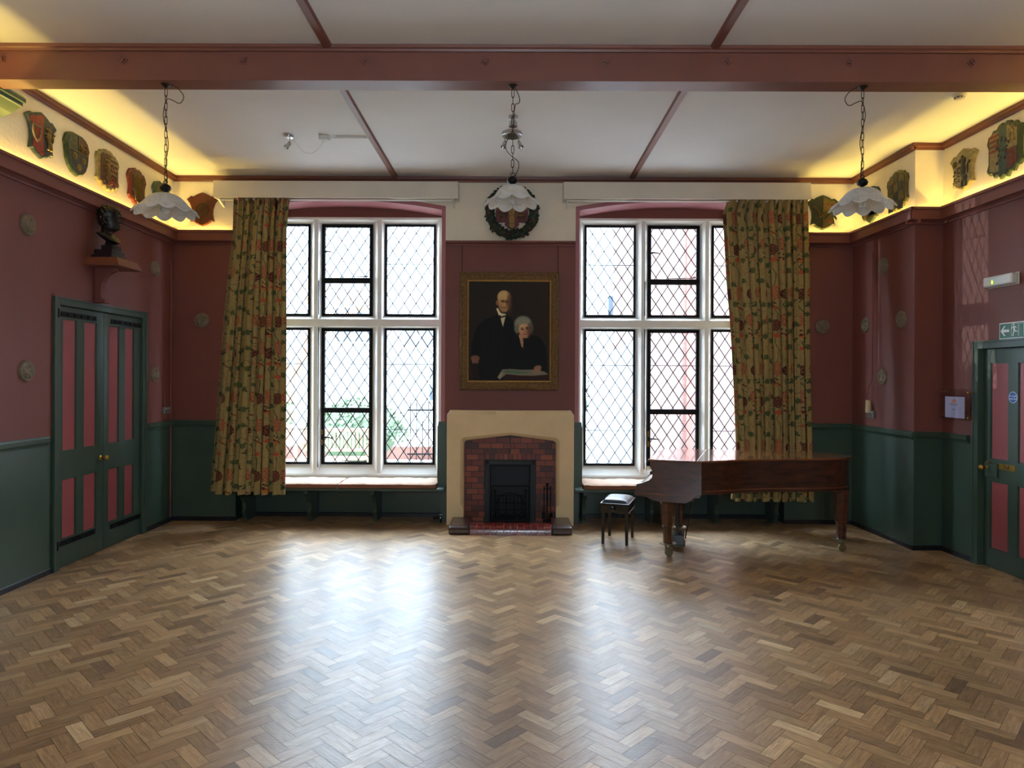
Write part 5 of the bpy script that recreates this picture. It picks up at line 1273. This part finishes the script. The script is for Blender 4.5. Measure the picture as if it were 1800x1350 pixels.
# head as stacked sections: face towards -y (into the room)
def head():
    # z, front(y toward room, negative), back, half width
    S = [(.15, -.155, -.115, .025), (.165, -.185, -.075, .07), (.185, -.215, -.05, .12), (.205, -.20, -.035, .15), (.225, -.17, -.03, .155), (.245, -.150, -.035, .12), (.262, -.145, -.04, .075), (.28, -.155, -.045, .06), (.295, -.185, -.05, .062), (.305, -.212, -.05, .066), (.32, -.222, -.048, .070), (.345, -.220, -.042, .075), (.37, -.218, -.036, .080), (.40, -.216, -.030, .084), (.43, -.214, -.026, .087), (.46, -.216, -.024, .090), (.485, -.213, -.026, .090), (.51, -.200, -.034, .084), (.53, -.178, -.052, .070), (.545, -.150, -.08, .045), (.552, -.125, -.105, .012)]
    n = 56; vs = []; fs = []; rows = []
    zs_ = [s[0] for s in S]; N = 78
    for i in range(N+1):
        z = zs_[0]+(zs_[-1]-zs_[0])*i/N
        f = np.interp(z, zs_, [s[1] for s in S]); b = np.interp(z, zs_, [s[2] for s in S]); w_ = np.interp(z, zs_, [s[3] for s in S])
        cy = (f+b)/2; ry = (b-f)/2
        for k in range(n):
            a = 2*PI*k/n; x = w_*math.sin(a); y = cy-ry*math.cos(a)
            fr = max(0, math.cos(a))
            g = lambda x0, z0, sx, sz: math.exp(-((x-x0)/sx)**2-((z-z0)/sz)**2)
            if fr > 0 and z > .28:
                y -= .034*g(0, .385, .012, .017)+.020*g(0, .41, .010, .022)        # nose
                y -= .009*g(0, .352, .022, .008)+.010*g(0, .338, .02, .006)+.012*g(0, .312, .022, .014)   # lips and chin
                y += .013*(g(.034, .425, .016, .011)+g(-.034, .425, .016, .011))    # eye sockets
                y -= .008*(g(.032, .444, .024, .007)+g(-.032, .444, .024, .007))    # brow
                y += .007*g(0, .346, .02, .003)
            hair = (z > .465 and True) or (math.cos(a) < .25 and z > .345)
            if hair and z > .34:
                h = .010+.004*math.sin(13*a+80*z)+.003*math.sin(23*a-120*z+1)+.003*math.sin(130*z+5*a)
                x += h*math.sin(a); y -= h*math.cos(a)*1.0
                zz = z+.003*math.sin(17*a)
            else: zz = z
            if z < .245:      # chest slice hangs lower at the front
                tt = (.245-z)/.095; zz = z+.05*((y+.125)/.09)*min(1, tt)+.02
            vs.append((x, y, zz))
    for i in range(N):
        for k in range(n): fs.append((i*n+k, i*n+(k+1) % n, (i+1)*n+(k+1) % n, (i+1)*n+k))
    fs.append(tuple(range(n))[::-1]); fs.append(tuple(range(N*n, (N+1)*n)))
    mb = MB(); mb.add(vs, fs)
    for s in (-1, 1):
        mb.sphere((s*.088, -.115, .405), 1, 10, (.010, .016, .030)); mb.sphere((s*.034, -.203, .424), .011, 8)
    mb.tube([(0, -.13, .135), (0, -.13, .20)], [.05, .035], 12)
    return mb
obj('head_and_shoulders', head(), m_bronze, t, smooth=True)

# ================================================================== GRAND PIANO
t = thing('grand_piano', 'polished mahogany grand piano with closed lid on brass castors', 'piano', (1.451, 6.751, 0))
al = -.267; f2 = Vector((math.cos(al), math.sin(al))); b2 = Vector((.34, .94)).normalized()
def catmull(P, m=8):
    o = []
    for i in range(len(P)-1):
        p0, p1, p2, p3 = [Vector(P[max(0, min(len(P)-1, i+j))]) for j in (-1, 0, 1, 2)]
        for k in range(m):
            q = k/m; o.append(.5*((2*p1)+(p2-p0)*q+(2*p0-5*p1+4*p2-p3)*q*q+(3*p1-p0-3*p2+p3)*q**3))
    return o+[Vector(P[-1])]
near = [(.50, -.138), (.72, -.085), (.972, .01), (1.30, .060), (1.656, .085), (1.90, .115), (2.06, .175), (2.18, .27), (2.215, .40), (2.17, .56), (2.07, .69), (1.933, .79)]
curve = catmull(near, 8)
lid = [Vector((0, 0)), Vector((.25, -.069))]+curve+[Vector((1.3, .905)), Vector((.372, 1.04))]
def inset(poly, g):
    n = len(poly); o = []
    for i in range(n):
        a, b, c = poly[i-1], poly[i], poly[(i+1) % n]
        d1 = (b-a).normalized(); d2 = (c-b).normalized(); nn = Vector((-(d1.y+d2.y), d1.x+d2.x))
        if nn.length < 1e-6: nn = Vector((-d1.y, d1.x))
        nn.normalize(); k = max(.5, nn.dot(Vector((-d1.y, d1.x)))); o.append(b+nn*g/k)
    return o
# lid, split at the flap hinge
def split(poly, P, D, side):
    out = []; n = len(poly); nrm = Vector((-D.y, D.x))*side
    for i in range(n):
        p, q = poly[i], poly[(i+1) % n]; a = (p-P).dot(nrm); b = (q-P).dot(nrm)
        if a >= 0: out.append(p)
        if (a >= 0) != (b >= 0): out.append(p+(q-p)*(a/(a-b)))
    return out
HP = Vector((.485, -.05)); HD = Vector((.385, 1.0)).normalized()
front = split(lid, HP, HD, 1); rear = split(lid, HP+Vector((.002, 0)), HD, -1)
for nm, q in (('front_lid', front), ('main_lid', rear)):
    mb = MB(); mb.prism([tuple(p) for p in q], .972, .992, 'z'); obj(nm, mb, m_lidwood, t, bevel=.006, seg=3)
# rim
ro = inset(lid, .024); ri = inset(lid, .075); n = len(ro)
s0 = 2
mb = MB()
for i in range(s0, n-1):
    a, b, c, d = ro[i], ro[i+1], ri[i+1], ri[i]
    mb.add([(p.x, p.y, z) for z in (.655, .972) for p in (a, b, c, d)], [(0, 1, 2, 3), (4, 5, 6, 7), (0, 1, 5, 4), (1, 2, 6, 5), (2, 3, 7, 6), (3, 0, 4, 7)])
obj('rim', mb, m_mahog, t)
mb = MB(); mb.prism([tuple(p) for p in inset(lid, .06)[2:]], .672, .70, 'z'); obj('soundboard', mb, m_mahog, t)
mb = MB(); r1 = inset(lid, .016); r2 = inset(lid, .03)
for i in range(s0+1, n-1):
    for z in ((.684, .696),):
        a, b, c, d = r1[i], r1[i+1], r2[i+1], r2[i]
        mb.add([(p.x, p.y, zz) for zz in z for p in (a, b, c, d)], [(0, 1, 2, 3), (4, 5, 6, 7), (0, 1, 5, 4), (2, 3, 7, 6)])
obj('rim_moulding', mb, m_lidwood, t)
# cheeks
cp = [(0.0, .972), (0.0, .92), (.018, .888), (.028, .85), (.022, .81), (-.005, .782), (-.05, .762), (-.13, .738), (-.132, .69), (-.147, .668), (-.145, .628), (-.02, .612), (0, .597), (.08, .577), (.35, .567), (.40, .60), (.46, .655), (.50, .655), (.50, .972)]
def FM3(o): # matrix with x along f, y along b at offset o
    return Matrix(((f2.x, b2.x, 0, o.x), (f2.y, b2.y, 0, o.y), (0, 0, 1, 0), (0, 0, 0, 1)))
for oo in (b2*.0+f2*.018, b2*(1.095-.09)+f2*.018):
    mb = MB(); mb.prism(cp, .012, .085, 'y', M=FM3(Vector((oo.x, oo.y)))); obj('cheek', mb, m_mahog, t, bevel=.004)
    mb = MB(); mb.prism([(-.15, .652), (-.15, .660), (.36, .648), (.43, .672), (.44, .665), (.36, .640)], .004, .016, 'y', M=FM3(Vector((oo.x, oo.y)))); obj('cheek_moulding', mb, m_lidwood, t)
W0 = 1.005
M = FM3(f2*.018)
mb = MB(); mb.box(-.135, .48, .085, W0+.01, .615, .675, M); obj('keybed', mb, m_mahog, t)
mb = MB(); mb.box(-.137, -.115, .085, W0+.01, .675, .705, M); obj('key_slip', mb, m_mahog, t, bevel=.003)
m_ivory = paint('ivory_keys', (222, 214, 192), .25)
kb = obj('keyboard', MB().box(-.112, .04, .10, W0-.005, .678, .690, M), m_ebony, t)
kw = (W0-.115)/52; m_w = None
for i in range(52):
    mb = MB(); y = .105+i*kw; mb.box(-.112, .03, y+.0006, y+kw-.0006, .690, .706, M); obj('white_key', mb, m_ivory, kb)
for i in range(51):
    if (51-i-2) % 7 in (1, 4): continue
    mb = MB(); y = .105+(i+1)*kw; mb.box(-.06, .03, y-.005, y+.005, .706, .716, M); obj('black_key', mb, m_ebony, kb)
mb = MB(); mb.prism([(.03, .69), (.015, .76), (.022, .80), (.04, .86), (.05, .965), (.075, .965), (.065, .69)], .085, W0+.01, 'y', M=M); obj('fallboard', mb, m_mahog, t, smooth=True)
mb = MB(); mb.box(.05, .42, .085, W0+.01, .575, .617, M); obj('under_block', mb, m_mahog, t, bevel=.01)
# legs
def leg(x, y, ztop, name='leg'):
    mb = MB(); mb.lathe([(.085, ztop), (.090, ztop-.012), (.078, ztop-.03), (.082, ztop-.04), (.064, .315), (.056, .30), (.052, .295), (.047, .14), (.05, .135)], 8, Matrix.Translation((x, y, 0)) @ Matrix.Rotation(.1, 4, 'Z'), ph=.5)
    L = obj(name, mb, m_mahog, t, bevel=.002)
    mb = MB(); mb.lathe([(.001, .137), (.085, .137), (.085, .131), (.05, .128), (.03, .118), (.034, .105), (.02, .10), (.001, .10)], 16, Matrix.Translation((x, y, 0)))
    for s in (-1, 1): mb.box(x-.022, x+.022, y+s*.020-.004, y+s*.020+.004, .035, .115)
    mb.tube([(x+.01, y-.028, .042), (x+.01, y+.028, .042)], .007, 8)
    c = obj('castor_fork', mb, m_castor, L)
    mb = MB(); mb.lathe([(.012, -.013), (.036, -.013), (.042, -.007), (.042, .007), (.036, .013), (.012, .013)], 24, Matrix.Translation((x+.01, y, .042)) @ Matrix.Rotation(PI/2, 4, 'X'))
    obj('castor_wheel', mb, m_castor, L, smooth=True)
leg(1.684-1.451, 6.862-6.751, .577); leg(3.545-1.451, 7.06-6.751, .655); leg(1.99-1.451, 7.62-6.751, .577)
# lyre
M2 = Matrix.Translation((1.885-1.451, 7.26-6.751, 0)) @ Matrix.Rotation(al, 4, 'Z')
mb = MB(); mb.box(-.07, .07, -.12, .12, .045, .15, M2); mb.box(-.08, .08, -.13, .13, .030, .05, M2)
ly = obj('lyre_box', mb, m_ebony, t, bevel=.006)
for s in (-.045, .045): mb = MB(); mb.tube([tuple(M2 @ Vector((0, s, .15))), tuple(M2 @ Vector((0, s, .60)))], .019, 10); obj('lyre_post', mb, m_ebony, t, smooth=True)
mb = MB(); mb.tube([tuple(M2 @ Vector((.08, 0, .09))), tuple(M2 @ Vector((.16, 0, .60)))], .007, 8); obj('lyre_brace', mb, m_ebony, t)
for s in (-.05, .05): mb = MB(); mb.box(-.16, -.06, s-.014, s+.014, .055, .068, M2); obj('pedal', mb, m_brass, t, bevel=.005)

# piano stool
al2 = math.atan2(-.086, .244)
t = thing('piano_stool', 'square black piano stool with leather seat and side knob', 'stool', (1.293, 7.527, 0), al2)
hx, hy = .145, .215
for x in (-1, 1):
    for y in (-1, 1):
        mb = MB(); cx, cy = x*(hx-.02), y*(hy-.02); a, b = .021, .014
        mb.add([(cx+i*a, cy+j*a, .37) for i, j in ((-1, -1), (1, -1), (1, 1), (-1, 1))]+[(cx+i*b+x*.004, cy+j*b+y*.004, 0) for i, j in ((-1, -1), (1, -1), (1, 1), (-1, 1))], [(0, 1, 2, 3), (7, 6, 5, 4)]+[(i, (i+1) % 4, 4+(i+1) % 4, 4+i) for i in range(4)])
        obj('leg', mb, m_ebony, t, bevel=.002)
mb = MB(); mb.box(-hx-.004, hx+.004, -hy-.004, hy+.004, .345, .425); mb.box(-hx-.008, hx+.008, -hy-.008, hy+.008, .343, .352); obj('apron', mb, m_ebony, t, bevel=.003)
mb = MB(); mb.box(-hx-.012, hx+.012, -hy-.012, hy+.012, .425, .447); obj('seat_frame', mb, m_ebony, t, bevel=.004)
nx = 20; vs = []; 
for j in range(nx+1):
    for i in range(nx+1):
        u, v = i/nx*2-1, j/nx*2-1; vs.append((u*hx*.99, v*hy*.99, .447+.048*((1-u**6)*(1-v**6))**.5*(1-.12*(u*u+v*v))))
mb = MB(); mb.add(vs, [(j*(nx+1)+i, j*(nx+1)+i+1, (j+1)*(nx+1)+i+1, (j+1)*(nx+1)+i) for j in range(nx) for i in range(nx)]); obj('seat_cushion', mb, m_leather, t, smooth=True, label='padded black leather seat')
mb = MB(); mb.lathe([(.001, .0), (.010, 0), (.010, .018), (.024, .022), (.027, .032), (.022, .042), (.001, .044)], 18, Matrix.Translation((-.02, -hy-.002, .39)) @ Matrix.Rotation(PI/2, 4, 'X')); obj('height_knob', mb, m_ebony, t, smooth=True)

# ================================================================== OUTSIDE
m_grass = paint('paved_garden_ground', (128, 122, 116), .9, var=.1, scale=2)
mb = MB(); mb.box(-40, 40, 9.06, 60, -.25, -.15); g = obj('garden_ground', mb, m_grass); tag(g, 'pale paved garden ground outside the windows', 'ground', kind='structure')
m_leaf = paint('hedge_leaf', (70, 88, 62), .6, var=.3, scale=3)
def bush(x, y, w, d, h, n, seed, label):
    r = random.Random(seed); mb = MB()
    for i in range(n):
        a = r.uniform(0, 2*PI); e = math.asin(r.uniform(-.2, 1)); k = r.uniform(.8, 1.05)
        p = Vector((w*math.cos(a)*math.cos(e)*k, d*math.sin(a)*math.cos(e)*k, h*.5+h*.5*math.sin(e)*k)); q = Vector((r.uniform(-1, 1), r.uniform(-1, 1), r.uniform(-.4, 1))).normalized(); s = q.orthogonal().normalized()*.035; L = .11
        mb.add([p, p+q*L*.5+s, p+q*L, p+q*L*.5-s], [(0, 1, 2, 3)])
    t = thing('garden_bush', label, 'bush', (x, y, -.15))
    obj('foliage', mb, m_leaf, t)
    m2 = MB(); m2.sphere((0, 0, h*.5), 1, 14, (w*.8, d*.8, h*.42)); obj('inner_growth', m2, m_leaf, t, smooth=True)
    m3 = MB(); m3.tube([(0, 0, 0), (0, 0, h*.4)], .06, 8); obj('stem', m3, m_teak, t)
bush(-5.7, 14.2, 1.3, .8, 2.3, 1500, 1, 'tall green bush outside, behind the garden bench at the left')
bush(-3.1, 14.6, 1.1, .7, 1.45, 1200, 2, 'green bush outside behind the garden bench, middle light of the left window')
bush(1.2, 19, 1.5, .8, 2.4, 1200, 3, 'pale green bush outside, seen through the first light of the right window')
def garden_bench(x, y, label):
    t = thing('garden_bench', label, 'bench', (x, y, -.15)); W = 1.3
    mb = MB()
    for i in range(17): mb.box(-W/2+.05+i*.072, -W/2+.09+i*.072, .20, .22, .60, .92)
    obj('back_slats', mb, m_teak, t)
    mb = MB(); mb.box(-W/2, W/2, .19, .23, .92, .98); mb.box(-W/2, W/2, .19, .23, .55, .60); obj('back_rails', mb, m_teak, t)
    mb = MB()
    for i in range(5): mb.box(-W/2, W/2, -.28+i*.095, -.20+i*.095, .44, .465)
    obj('seat_slats', mb, m_teak, t)
    for sx in (-1, 1):
        for yy, h in ((-.28, .68), (.21, .98)): mb = MB(); mb.box(sx*W/2-.03, sx*W/2+.03, yy-.03, yy+.03, 0, h); obj('leg', mb, m_teak, t)
        mb = MB(); mb.box(sx*W/2-.035, sx*W/2+.035, -.32, .24, .68, .71); obj('armrest', mb, m_teak, t)
garden_bench(-3.05, 12.6, 'light wooden slatted garden bench outside the left window')
mb = MB(); 
t = thing('iron_railing', 'black iron railing outside behind the right light of the left window', 'railing', (-2.2, 16, -.15))
mb.box(0, 3.4, -.01, .01, 1.15, 1.19); mb.box(0, 3.4, -.01, .01, .12, .16); obj('rails', mb, m_black, t)
for i in range(24): m2 = MB(); m2.tube([(.07+i*.142, 0, 0), (.07+i*.142, 0, 1.35)], .011, 6); m2.tube([(.07+i*.142+.03*math.cos(q*PI/4), 0, 1.38+.03*math.sin(q*PI/4)) for q in range(8)], .006, 5, close=True); obj('baluster', m2, m_black, t)
mb = MB(); mb.box(-6.5, 1.7, 16.1, 16.3, -.15, .15); g = obj('low_brick_wall', mb, paint('outside_brick', (110, 74, 64), .8, var=.15)); tag(g, 'low red brick kerb wall under the iron railing outside', 'wall')
m_render = paint('pale_rendered_wall', (158, 166, 170), .9); m_obr = None
def brickmat():
    m, n, b = nt('house_brick'); tc = n.nodes.new('ShaderNodeTexCoord'); mp = n.nodes.new('ShaderNodeMapping'); mp.inputs['Rotation'].default_value = (PI/2, 0, 0)
    bt = n.nodes.new('ShaderNodeTexBrick'); bt.inputs['Scale'].default_value = 4.5; bt.inputs['Color1'].default_value = lin((110, 84, 78))+(1,); bt.inputs['Color2'].default_value = lin((102, 76, 70))+(1,); bt.inputs['Mortar'].default_value = lin((120, 98, 90))+(1,)
    n.links.new(tc.outputs['Object'], mp.inputs[0]); n.links.new(mp.outputs[0], bt.inputs['Vector']); n.links.new(bt.outputs[0], b.inputs['Base Color']); b.inputs['Roughness'].default_value = .9; return m
m_obr = brickmat(); m_oglass = paint('far_window_glass', (50, 58, 66), .1)
def house(x0, x1, y, h, roof, mat, wins, label):
    t = thing('house', label, 'building', (x0, y, -.15)); W = x1-x0
    mb = MB(); mb.box(0, W, 0, 5, 0, h); obj('wall', mb, mat, t)
    mb = MB(); mb.prism([(-.3, h), (W/2, h+roof), (W+.3, h)], -.3, 5.3, 'y'); obj('roof', mb, paint('slate_roof', (100, 104, 112), .7), t)
    for (a, b, c, d) in wins:
        mb = MB(); mb.box(a, b, -.04, .0, c, d); fr = obj('window', mb, m_white, t)
        mb = MB(); mb.box(a+.06, (a+b)/2-.03, -.05, -.035, c+.06, d-.06); mb.box((a+b)/2+.03, b-.06, -.05, -.035, c+.06, d-.06); obj('pane', mb, m_oglass, fr)
house(-14, -.5, 26, 9.5, 1.0, m_render, [(3.5, 5.2, 2.4, 4), (7.6, 9.2, 3.2, 4.6), (10.2, 11.6, 3.0, 4.3), (11.2, 12.6, 1.0, 2.6)], 'pale rendered house far behind the left window')
house(-.4, 9.0, 30, 10.5, 1.0, m_render, [(2.0, 3.4, 4.0, 5.6), (5.0, 6.4, 4.0, 5.6), (2.0, 3.4, 1.0, 2.8)], 'pale grey house far behind the right window')
house(3.2, 11, 14.6, 6.6, 1.0, m_obr, [(1.9, 2.7, 1.5, 2.8)], 'red brick house close outside the right window')
mb = MB(); mb.box(0, .16, -.14, 0, 0, 6.4); q = obj('brick_pilaster', mb, paint('deep_red_brick', (108, 62, 54), .9, var=.15), None); place(q, (3.93, 14.595, -.15)); tag(q, 'narrow darker red brick pilaster on the house outside', 'pilaster')
mb = MB(); mb.prism([(0, 0), (2.2, 0), (2.2, 3.4), (0, 2.3)], 0, .35, 'y'); q = obj('lean_to_wall', mb, m_render); place(q, (2.0, 15.2, -.15)); tag(q, 'white gabled lean-to outside beside the brick house', 'building')
t = thing('bare_tree', 'bare branched tree far outside behind the left window', 'tree', (-6.5, 21, -.15)); r = random.Random(11)
def grow(mb, p, d, L, rad, k):
    q = p+d*L; mb.tube([p, (p+q)/2+Vector((r.uniform(-1, 1), 0, r.uniform(-1, 1)))*L*.05, q], [rad, rad*.85, rad*.7], 6)
    if k:
        for _ in range(3): grow(mb, q, (d+Vector((r.uniform(-.8, .8), r.uniform(-.4, .4), r.uniform(-.1, .5)))).normalized(), L*r.uniform(.6, .8), rad*.6, k-1)
mb = MB(); grow(mb, Vector((0, 0, 0)), Vector((.05, 0, 1)), 1.9, .14, 4); obj('trunk_and_branches', mb, m_teak, t)

# ================================================================== LIGHT, WORLD, CAMERA
sc = bpy.context.scene
wd = bpy.data.worlds.new('sky'); sc.world = wd; wd.use_nodes = True
bg = wd.node_tree.nodes['Background']
SKY = 19.0
bg.inputs[0].default_value = (.68, .83, 1.0, 1); bg.inputs[1].default_value = SKY
for k, (a, b) in enumerate(WINS):     # sky portals in the window openings
    ld = bpy.data.lights.new('sky_portal', 'AREA'); ld.shape = 'RECTANGLE'; ld.size = 2.42; ld.size_y = 3.2; ld.cycles.is_portal = True
    lo = bpy.data.objects.new('sky_portal', ld); COL.objects.link(lo); lo.location = bwp((a+b)/2, .52, 2.2); lo.rotation_euler = (-PI/2, 0, RB)
ld = bpy.data.lights.new('sky_portal', 'AREA'); ld.shape = 'RECTANGLE'; ld.size = 1.4; ld.size_y = 1.4; ld.cycles.is_portal = True
lo = bpy.data.objects.new('sky_portal', ld); COL.objects.link(lo); lo.location = (.1, YN-.12, 2.4); lo.rotation_euler = (PI/2, 0, 0)
ld = bpy.data.lights.new('low_sun', 'SUN'); ld.energy = .55; ld.angle = math.radians(.18); ld.color = (1, .95, .88)
lo = bpy.data.objects.new('low_sun', ld); COL.objects.link(lo)
lo.rotation_euler = Vector((1, -.70, -.022)).normalized().to_track_quat('-Z', 'Y').to_euler()
lo.location = (-10, 20, 5)

cam = bpy.data.cameras.new('camera'); co = bpy.data.objects.new('camera', cam); COL.objects.link(co)
cam.sensor_width = 36; cam.lens = 24; cam.shift_x = 0; cam.shift_y = -12/1800; cam.clip_start = .05; cam.clip_end = 300
co.matrix_world = Matrix.Translation((0, 0, 1.8)) @ Matrix.Rotation(-math.radians(.86), 4, 'Z') @ Matrix.Rotation(PI/2, 4, 'X') @ Matrix.Rotation(math.radians(.28), 4, 'Z')
sc.camera = co
sc.view_settings.view_transform = 'Standard'; sc.view_settings.look = 'None'; sc.view_settings.gamma = 1; sc.view_settings.use_curve_mapping = False
sc.view_settings.exposure = 1.0
try:
    sc.cycles.max_bounces = 12; sc.cycles.diffuse_bounces = 6; sc.cycles.transparent_max_bounces = 16; sc.cycles.sample_clamp_indirect = 8
except Exception: pass
